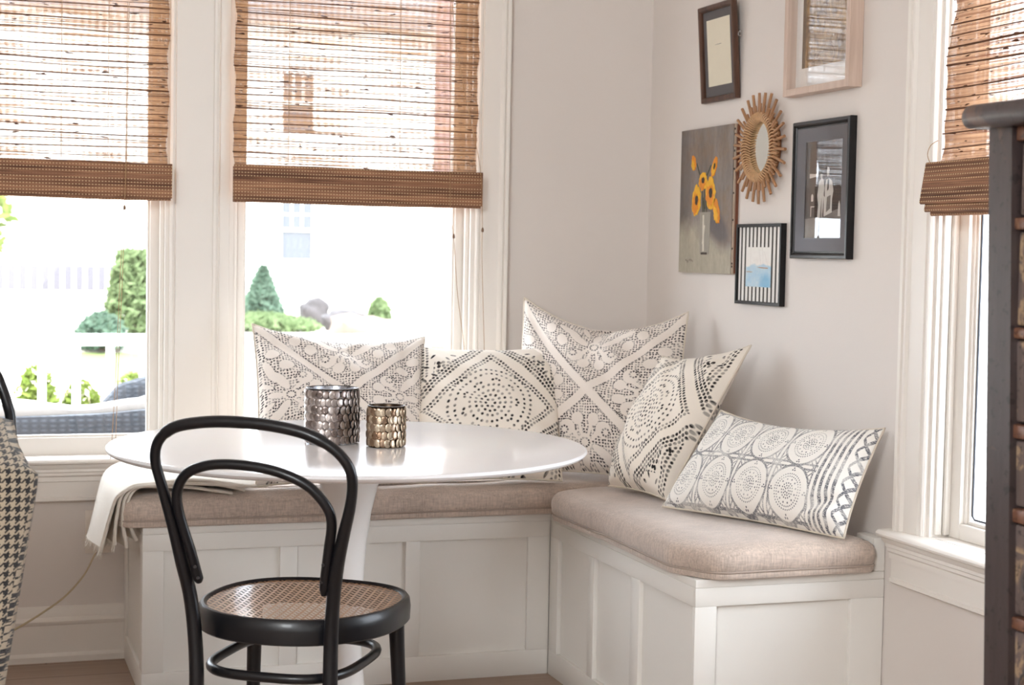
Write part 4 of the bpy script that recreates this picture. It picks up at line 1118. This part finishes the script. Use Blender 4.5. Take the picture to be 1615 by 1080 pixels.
# ================================================================== houndstooth armchair
def hound_mat():
    m = Mat('houndstooth'); x, y, z = m.coords('UV')
    k = 1/.0020; U = (x*k).floor(); V = (y*k).floor()
    warp = (U/4.0).floor().mod(2.0); weft = (V/4.0).floor().mod(2.0)
    tw = (U+V).mod(4.0).lt(1.5)
    f = warp*tw+weft*(1.0-tw)
    n = m.noise(m.vec(x*700.0, y*700.0, 0.0), 1.0, 2)
    f2 = (f+(n-.5)*.3).clamp()
    c = m.mix(f2, lin(24, 23, 28), lin(192, 177, 154))
    return m.done(m.bsdf(c, .95, normal=m.bump(n, .8, .003), spec=.1, sheen=.5))
HM = hound_mat()
ac = thing('armchair', 'black and cream houndstooth upholstered armchair at the left edge', 'chair', (-2.20, -1.52, 0))
def shell():
    # a wrapped arm-and-back wall: path in plan, section leaning outwards and rising to the back
    path = catmull([(-1.840, -1.665, 0), (-2.00, -1.690, 0), (-2.18, -1.705, 0), (-2.36, -1.690, 0), (-2.50, -1.62, 0), (-2.575, -1.50, 0), (-2.575, -1.36, 0), (-2.50, -1.24, 0), (-2.36, -1.17, 0), (-2.18, -1.155, 0), (-2.02, -1.165, 0), (-1.90, -1.185, 0)], 6)  # arm end worked out from image pixels along camera rays at an assumed depth
    n = len(path); P = []; UV = []; acc = 0
    for i, p in enumerate(path):
        a = path[max(0, i-1)]; b = path[min(n-1, i+1)]; t = (b-a).normalized(); o = Vector((t.y, -t.x, 0)) * 1.0
        # outward = away from the seat centre
        if o.dot(Vector((p.x+2.18, p.y+1.43, 0))) < 0: o = -o
        s = i/(n-1); back = math.sin(PI*s)
        if i: acc += (p-path[i-1]).length
        endf = min(1, min(i, n-1-i)/5)
        zt = .752+.14*back**1.3
        # section: outside bottom up, over the rolled top, down the inside
        sec = [(.005, .30), (.022, .42), (.040, .55), (.054, .66), (.060, .715), (.058, .738), (.046, .752), (.0, .785), (-.060, .822), (-.078, .815), (-.082, .78), (-.075, .66), (-.07, .52), (-.07, .40), (-.03, .30)]
        row = []; uv = []; q = 0; last = None
        for si, (d, z) in enumerate(sec):
            zz = .30+(z-.30)*((zt-.30)/(.752-.30))
            lean = (1-(min(zz, .73)-.30)/.5)*.085*(1-endf)-.004*(1-endf)+(min(2, max(0, si-5))*.015)*(1-endf)
            sh = t*(lean if s < .5 else -lean)
            pt = p+o*d*(.9 if endf < .2 else 1)+sh; pt.z = zz
            if last is not None: q += (pt-last).length
            last = pt.copy(); row.append(pt); uv.append((acc+lean, q))
        P.append(row); UV.append(uv)
    mb = MB(); mb.grid(P, 0, UV)
    # rounded ends
    for e, sg in ((0, 1), (n-1, -1)):
        row = P[e]; cen = Vector((0, 0, 0))
        for r_ in row: cen += r_/len(row)
        t = (P[e][6]-P[e+sg][6]).normalized(); prev = row; rows = [row]
        for sc_, of in ((.96, .010), (.80, .020), (.45, .026), (.02, .027)):
            rows.append([Vector((cen.x, cen.y, r_.z)).lerp(r_, sc_)+t*of if sc_ > .5 else cen.lerp(r_, sc_)+t*of for r_ in row])
        uvs = [[((rr-row[0]).dot(Vector((t.y, -t.x, 0))), rr.z) for rr in rw] for rw in rows]
        mb.grid(rows, 0, uvs)
    return mb.build('upholstered_shell', HM, ac, smooth=70)
shell()
sp = rounded_poly([(-2.50, -1.60), (-1.95, -1.60), (-1.95, -1.24), (-2.50, -1.24)], [.12, .05, .05, .12]); rings = []
for d, z in ((.02, .33), (0, .35), (-.004, .40), (0, .45), (.02, .475), (.06, .482)): rings.append([(p.x, p.y, z) for p in inset(sp, d)])
sb_ = MB(); sb_.loft(rings, True); 
for i, p in enumerate(sb_.v): sb_.uv[i] = (p[0]+p[2], p[1]+p[2])
sb_.build('seat', HM, ac, smooth=50)
for x, y in ((-1.98, -1.585), (-1.98, -1.255), (-2.46, -1.57), (-2.46, -1.27)):
    MB().tube([(x, y, .34), (x+(.02 if x > -2.2 else -.03), y+(.0), 0)], [.018, .011], 10).build('leg', M['black'], ac, smooth=60)
# a dark rail rises behind the arm
rl = catmull([(-1.90, -1.50, .52), (-1.868, -1.475, .70), (-1.87, -1.47, .80), (-1.875, -1.47, .83), (-1.885, -1.465, .862), (-1.90, -1.455, .893), (-1.94, -1.45, .925), (-2.02, -1.445, .945), (-2.20, -1.44, .95)], 6)
MB().tube(rl, .0095, 10).build('frame_rail', M['black'], ac, smooth=60)

# ================================================================== outdoors
GROUND = lambda x, y: -.42 if y < 4 else -.42+.78*min(1, (y-4)/4.2)
def leafmat(name, a, b):
    m = Mat(name); g = m.node('ShaderNodeNewGeometry'); r = X(m.nt, g.outputs['Random Per Island'])
    c = m.mix(r, a, b); d = m.node('ShaderNodeBsdfDiffuse'); m.link(c, d.inputs[0]); t = m.node('ShaderNodeBsdfTranslucent'); m.link(c, t.inputs[0])
    mx = m.node('ShaderNodeMixShader'); mx.inputs[0].default_value = .35; m.link(d.outputs[0], mx.inputs[1]); m.link(t.outputs[0], mx.inputs[2])
    return m.done(mx.outputs[0])
mb = MB(); xs = [-14+i*1.4 for i in range(29)]; ys = [T_+.02, 1, 2, 3, 4]+[4+.85*i for i in range(1, 11)]+[15, 20, 27, 40, 60]
mb.grid([[(x, y, GROUND(x, y)-.02*math.sin(x*1.7+y)) for x in xs] for y in ys])
struct(mb.build('ground', plain('pale_gravel', lin(206, 198, 186), .95, 0, .12, 4)), 'pale sunlit garden ground outside', 'ground')
lm = Mat('lawn_grass'); lx, ly, lz = lm.coords('Object'); ln = lm.noise(lm.vec(lx, ly, 0.0), 30.0, 4); lawn_m = lm.done(lm.bsdf(lm.mix(ln, lin(96, 112, 62), lin(124, 134, 88)), .9))
mb = MB(); mb.grid([[(x, y, GROUND(x, y)+.004+.01*math.sin(x*2+y*3)) for x in [-7+.5*i for i in range(15)]] for y in [5.2, 5.7, 6.2, 6.8, 7.4, 8.0]])
o = mb.build('lawn', lawn_m); o['kind'] = 'stuff'; tag(o, 'strip of bright lawn beyond the porch railing', 'grass', kind='stuff')
struct(MB().box(-6, 4, T_+.01, 2.95, -.16, -.10).build('porch_floor', plain('porch_boards', lin(196, 190, 182), .7, 0, .08, 8)), 'pale porch floor outside the windows', 'floor')

WHITE = plain('white_porch_paint', lin(240, 240, 238), .5, 0, .02)
pr_ = thing('porch_railing', 'white porch railing with square balusters outside the windows', 'railing', (-1.0, 2.73, -.10))
MB().box(-4.2, 2.6, 2.68, 2.78, .690, .738, .006).build('top_rail', WHITE, pr_)
MB().box(-4.2, 2.6, 2.70, 2.76, .0, .05, .006).build('bottom_rail', WHITE, pr_)
for i in range(43):
    x = -4.02+i*.1415
    if x < 2.4: MB().box(x-.017, x+.017, 2.713, 2.747, .05, .692, .002).build('baluster', WHITE, pr_)
for x in (-4.2, 2.6): MB().box(x-.05, x+.05, 2.68, 2.78, -.10, .80, .006).build('post', WHITE, pr_)

# wicker sofa on the porch
def wicker():
    m = Mat('grey_wicker'); x, y, z = m.coords('Object')
    a = ((x*220.0).sin()*.5+.5); b = ((z*420.0).sin()*.5+.5); n = m.noise(m.vec(x*40.0, 0.0, z*90.0), 1.0, 2)
    c = m.mix((a*b*.6+n*.5).clamp(), lin(30, 33, 40), lin(72, 78, 86))
    return m.done(m.bsdf(c, .6, normal=m.bump(a*b, .6, .003)))
WK = wicker(); PC = linen_mat('porch_cushion', lin(226, 222, 218), 1.0, .06)
so = thing('wicker_sofa', 'dark grey wicker sofa with pale cushions on the porch', 'sofa', (-1.45, 1.2, -.10))
bk = MB()
P = [(-2.35, .86, .545), (-1.9, .86, .548), (-1.55, .86, .556), (-1.36, .86, .570), (-1.20, .86, .572)]
pc = catmull(P, 6); rg = []
for p in pc: rg.append([(p.x, .86+dy, p.z+dz) for dy, dz in ((-.03, -.045), (-.034, 0), (-.02, .024), (.02, .024), (.034, 0), (.03, -.045))])
bk.loft(rg, True); bk.build('back_rail', WK, so, smooth=50)
sl = MB()
for i in range(24):
    x = -2.33+i*.049; sl.box(x, x+.020, .845, .875, .0, .515)
sl.build('back_slats', WK, so)
MB().box(-2.35, -1.20, .83, 1.5, .02, .22, .02).build('seat_base', WK, so)
for x in (-2.36, -1.24): 
    MB().box(x, x+.06, .83, 1.52, -.10, .42, .02).build('arm', WK, so)
MB().box(-2.26, -1.27, .93, 1.5, .22, .36, .05, seg=4).build('seat_pad', PC, so)
bc = MB()
P = [[(-2.32+1.08*i/18, .90+.05*math.sin(PI*j/5), .30+.30*j/5+.012*math.sin(i*.9)*(j/5)) for i in range(19)] for j in range(6)]
bc.grid(P); bc.grid([[(-2.32+1.08*i/18, .98+.06*math.sin(PI*j/5), .30+.30*j/5+.012*math.sin(i*.9)*(j/5)) for i in range(19)] for j in range(6)])
bc.grid([[(-2.32+1.08*i/18, .90+.08*k/3, .60+.012*math.sin(i*.9)+.014*math.sin(PI*k/3)) for i in range(19)] for k in range(4)])
bc.build('back_pad', PC, so, smooth=80)
o = MB(); o.tube([(-1.47, 1.42, .52), (-1.40, 1.42, .60), (-1.30, 1.42, .63), (-1.20, 1.42, .63)], .035, 10); o.build('front_arm_roll', WK, so)
pl = MB()
def soft(mb, cx, cy, cz, a, b, c, n=14):
    rings = []
    for i in range(n+1):
        t = -1+2*i/n; f = max(.02, (1-abs(t)**3)**.4)
        rings.append([(cx+a*math.copysign(abs(math.cos(q))**.6, math.cos(q))*f, cy+b*t, cz+c*math.copysign(abs(math.sin(q))**.6, math.sin(q))*f) for q in [2*PI*k/20 for k in range(20)]])
    mb.loft(rings, True)
ps = thing('wicker_chair', 'porch armchair with white cushions seen through the right-hand window', 'chair', (-.80, 1.3, -.10))
MB().box(-1.14, -.45, .95, 1.65, -.10, .26, .03).build('seat_base', WK, ps)
q_ = MB(); soft(q_, -.80, 1.08, .56, .33, .09, .19); q_.build('back_cushion', PC, ps, smooth=60)
q_ = MB(); soft(q_, -.80, 1.36, .34, .33, .28, .08); q_.build('seat_cushion', PC, ps, smooth=60)

def leaves(mb, cx, cy, z0, z1, rfun, n, size, g, mi=0):
    for _ in range(n):
        t = g.random()**.85; z = z0+(z1-z0)*t; a = g.uniform(0, 2*PI); r = rfun(t)*math.sqrt(g.uniform(.25, 1))
        c = Vector((cx+r*math.cos(a), cy+r*math.sin(a), z)); u = Vector((g.uniform(-1, 1), g.uniform(-1, 1), g.uniform(-1, 1))).normalized(); w = u.orthogonal().normalized(); s = size*g.uniform(.6, 1.3)
        mb.add([c-u*s, c+w*s*.45, c+u*s, c-w*s*.45], [(0, 1, 2, 3)], mi)
def plant(name, label, cat, cx, cy, z1, rfun, n, size, mat, seed, trunk=.03, flowers=None, group=None, z0=None, zf=None):
    zb = GROUND(cx, cy); t = thing(name, label, cat, (cx, cy, zb), group); g = random.Random(seed)
    lo = zb+.02 if z0 is None else z0
    MB().tube([(cx, cy, zb-.03), (cx+.02, cy, (zb+lo)/2+.05), (cx, cy, lo+(z1-lo)*.6)], [trunk, trunk*.8, trunk*.3], 8).build('stem', BARK, t)
    mb = MB(); leaves(mb, cx, cy, lo, z1, rfun, n, size, g); o = mb.build('foliage', mat, t, smooth=180, fix=False)
    if flowers:
        fb = MB(); leaves(fb, cx, cy, lo+(z1-lo)*.4, z1, rfun, n//16, size*.8, g); fb.build('blossom', flowers, t, smooth=180, fix=False)
    return t
BARK = plain('grey_bark', lin(120, 104, 90), .9, 0, .3, 20)
GD = leafmat('blue_green_leaf', lin(84, 106, 89), lin(108, 127, 110)); GL = leafmat('fresh_leaf', lin(94, 112, 50), lin(134, 148, 78)); GM = leafmat('mid_leaf', lin(92, 109, 74), lin(122, 137, 99))
FL = leafmat('cream_petal', lin(240, 226, 190), lin(250, 246, 234))
plant('evergreen_tree', 'small conical evergreen in the garden beyond the right-hand window', 'tree', .86, 11.4, .93, lambda t: .24*(1-t)**.8+.01, 2600, .045, GD, 1, .04)
plant('shrub', 'low green shrub at the foot of the conical evergreen', 'shrub', .72, 10.6, .50, lambda t: .55*math.sqrt(max(.02, 1-t*t)), 2200, .05, GM, 2, .03)
plant('shrub', 'tall loose green shrub seen at the right side of the left window', 'shrub', -.62, 8.75, 1.08, lambda t: .30*(1-.55*t), 2600, .045, GM, 3, .04)
plant('shrub', 'low round dark green shrub left of the tall loose shrub', 'shrub', -.93, 8.1, .60, lambda t: .20*math.sqrt(max(.02, 1-t*t)), 1500, .045, GD, 4, .03)
plant('shrub', 'tiny round green shrub behind the pale garden boulders', 'shrub', 2.05, 11.5, .64, lambda t: .13*math.sqrt(max(.02, 1-t*t)), 600, .04, GM, 6, .02)
plant('tree', 'bright leafy tree at the far left of the left window', 'tree', -2.25, 10.2, 2.3, lambda t: .75*math.sin(PI*min(.98, .12+t*.85)), 2600, .08, GL, 7, .07, z0=.62)
for i in range(11):
    x = -2.5+i*.225
    plant('flowering_shrub', 'yellow-green shrub flowering low behind the porch balusters', 'shrub', x, 3.6+.22*(i % 2), .49+.05*math.sin(i*2.1), lambda t: .135*(max(.02, 1-t**5))**.5, 1500, .030, GL, 20+i, .02, FL, 'flowering shrubs along the porch')

def rock(label, cx, cy, sx, sy, sz, seed, mat, zb=None):
    g = random.Random(seed); bm = bmesh.new(); bmesh.ops.create_icosphere(bm, subdivisions=4, radius=1)
    ph = [g.uniform(0, 6) for _ in range(6)]
    for v in bm.verts:
        c = v.co; k = 1+.10*math.sin(3*c.x+ph[0])*math.sin(3*c.y+ph[1])+.08*math.sin(6*c.z+ph[2]+3*c.x)+.06*math.sin(9*c.x+ph[3]+4*c.z)*math.sin(8*c.y+ph[4])+.03*math.sin(17*c.x+ph[5])*math.sin(15*c.z)
        v.co = Vector((math.copysign(abs(c.x)**.75, c.x)*sx*k, math.copysign(abs(c.y)**.75, c.y)*sy*k, math.copysign(abs(c.z)**.75, c.z)*sz*k))
    m = MB(); zz = GROUND(cx, cy)+sz*.75 if zb is None else zb
    m.add([(v.co.x+cx, v.co.y+cy, v.co.z+zz) for v in bm.verts], [[v.index for v in f.verts] for f in bm.faces]); bm.free()
    tag(m.build('boulder', mat, smooth=40), label, 'rock', 'garden boulders')
RK = plain('pale_stone', lin(112, 98, 88), .9, 0, .35, 7, 0, .8); RK2 = plain('grey_stone', lin(72, 68, 68), .9, 0, .5, 9, 0, .8)
rock('wide flat-topped pale boulder in the middle of the garden', 1.0, 7.2, .42, .3, .27, 1, RK)
rock('pale boulder to the right of the flat-topped boulder', 1.95, 7.5, .36, .3, .25, 2, RK)
rock('grey boulder beside the conical evergreen', 1.42, 11.6, .14, .14, .15, 3, RK2)
rock('longer grey boulder between the evergreen and the flat-topped boulder', 1.55, 10.9, .22, .17, .10, 4, RK2)

# white deck railing across the garden
dk = thing('deck_railing', 'distant white deck railing across the garden', 'railing', (-.8, 18.2, .36))
DG = plain('deck_paint', lin(226, 222, 218), .6, 0, .03)
MB().box(-2.6, .25, 18.15, 18.25, .84, .88, .004).build('top_rail', DG, dk); MB().box(-2.6, .25, 18.15, 18.25, .46, .50, .004).build('bottom_rail', DG, dk)
MB().box(-2.55, .2, 19.2, 19.4, .40, .90).build('deck_shade_panel', plain('deck_shade', lin(86, 84, 90), .8), dk)  # added panel behind the balusters, its dark grey stands in for the deck's shade
for i in range(20): MB().box(-2.5+i*.145-.02, -2.5+i*.145+.02, 18.18, 18.22, .50, .84).build('baluster', DG, dk)
for x in (-2.6, .25): MB().box(x-.05, x+.05, 18.15, 18.25, GROUND(x, 18)-.02, .92).build('post', DG, dk)
# neighbour's house
hs = thing('house', 'white clapboard house across the garden', 'building', (4.5, 27.5, .3))
SIDING = Mat('white_clapboard'); sx_, sy_, sz_ = SIDING.coords('Object'); sid = SIDING.done(SIDING.bsdf(lin(244, 243, 240), .6, normal=SIDING.bump((sz_/.11).fract(), .5, .01)))
MB().box(-1.2, 10.2, 25.2, 31, .2, 5.2).build('wall', sid, hs)
m = MB(); m.prism([(24.7, 5.1), (28.1, 7.6), (31.5, 5.1), (31.5, 5.25), (28.1, 7.8), (24.7, 5.25)], 0, -1.6, 10.6); m.build('roof', plain('grey_shingle', lin(130, 128, 130), .9, 0, .2, 5), hs)
WG = Mat('house_window_glass'); wgm = WG.done(WG.bsdf(lin(88, 91, 96), .4, spec=.1))
for x, z in ((3.9, .92), (7.4, .92), (3.9, 3.2), (7.4, 3.2)):
    f = MB(); w, h = .56, 1.06
    for a in ((x-w/2-.06, x-w/2, z-.06, z+h+.06), (x+w/2, x+w/2+.06, z-.06, z+h+.06), (x-w/2, x+w/2, z-.06, z), (x-w/2, x+w/2, z+h, z+h+.06), (x-w/2, x+w/2, z+h*.48, z+h*.53)): f.box(a[0], a[1], 25.13, 25.21, a[2], a[3])
    for k in (1, 2): f.box(x-w/2+w*k/3-.012, x-w/2+w*k/3+.012, 25.15, 25.2, z+h*.53, z+h)
    f.box(x-w/2, x+w/2, 25.15, 25.2, z+h*.76, z+h*.78)
    fo = f.build('window', WHITE, hs); MB().box(x-w/2, x+w/2, 25.17, 25.195, z, z+h).build('pane', wgm, fo)
# brick-red downspout on the porch corner
dsp = thing('downspout', 'brick red downspout with a curved foot beyond the right-hand window', 'downspout', (.60, 4.1, -.42))
dm = plain('red_downspout', lin(150, 124, 122), .6, 0, .06)
MB().tube(catmull([(.545, 4.12, 3.2), (.545, 4.12, 2.0), (.547, 4.12, 1.36), (.555, 4.11, 1.22), (.572, 4.10, 1.10), (.60, 4.09, .99), (.65, 4.07, .90)], 6), .048, 12).build('pipe', dm, dsp)
MB().box(.63, .74, 4.0, 4.12, -.44, .90, .01).build('standpipe', dm, dsp)

# ================================================================== light
world = bpy.data.worlds.new('sky'); SC.world = world; world.use_nodes = True
wn = world.node_tree; bg = wn.nodes['Background']
bg.inputs[0].default_value = (.83, .91, 1.0, 1); bg.inputs[1].default_value = 9.5
def light(name, kind, loc, target, energy, color=(1, 1, 1), **kw):
    l = bpy.data.lights.new(name, kind); l.energy = energy; l.color = color
    for k, v in kw.items(): setattr(l, k, v)
    o = bpy.data.objects.new(name, l); COL.objects.link(o); o.location = loc
    o.rotation_euler = (Vector(target)-Vector(loc)).to_track_quat('-Z', 'Y').to_euler(); return o
light('sun', 'SUN', (-8, -10, 14), (0, 6, 0), 8.0, (1.0, .96, .9), angle=.02)
# daylight from the other windows of the room, behind and left of the camera
light('rear_window_light', 'AREA', (-2.2, -6.2, 1.2), (-1.2, -1.0, .4), 18, (.92, .97, 1.0), shape='RECTANGLE', size=2.2, size_y=1.6)
light('left_window_light', 'AREA', (-3.5, -4.9, 2.05), (-.9, -.9, .5), 98, (.93, .97, 1.0), shape='RECTANGLE', size=1.0, size_y=.9)

# ================================================================== camera
cam = bpy.data.cameras.new('camera'); co_ = bpy.data.objects.new('camera', cam); COL.objects.link(co_)
yaw, pitch, roll, fpx = .3253, -.0544, .0190, 2606.7
f_ = Vector((math.sin(yaw)*math.cos(pitch), math.cos(yaw)*math.cos(pitch), math.sin(pitch)))
r0 = Vector((math.cos(yaw), -math.sin(yaw), 0)); u0 = r0.cross(f_)
r_ = math.cos(roll)*r0+math.sin(roll)*u0; u_ = -math.sin(roll)*r0+math.cos(roll)*u0
mw = Matrix(((r_.x, u_.x, -f_.x, 0), (r_.y, u_.y, -f_.y, 0), (r_.z, u_.z, -f_.z, 0), (0, 0, 0, 1)))
mw.translation = Vector((-1.9644, -4.568, 1.1225)); co_.matrix_world = mw
cam.sensor_width = 36; cam.lens = fpx*36/1615; cam.clip_start = .05; cam.clip_end = 300
cam.dof.use_dof = True; cam.dof.focus_distance = 3.6; cam.dof.aperture_fstop = 6.3
SC.camera = co_
SC.view_settings.view_transform = 'Standard'; SC.view_settings.look = 'None'; SC.view_settings.exposure = 0.06; SC.view_settings.gamma = 1.0
SC.view_settings.use_curve_mapping = False
SC.cycles.max_bounces = 10; SC.cycles.transparent_max_bounces = 16; SC.cycles.diffuse_bounces = 6
SC.cycles.use_denoising = True
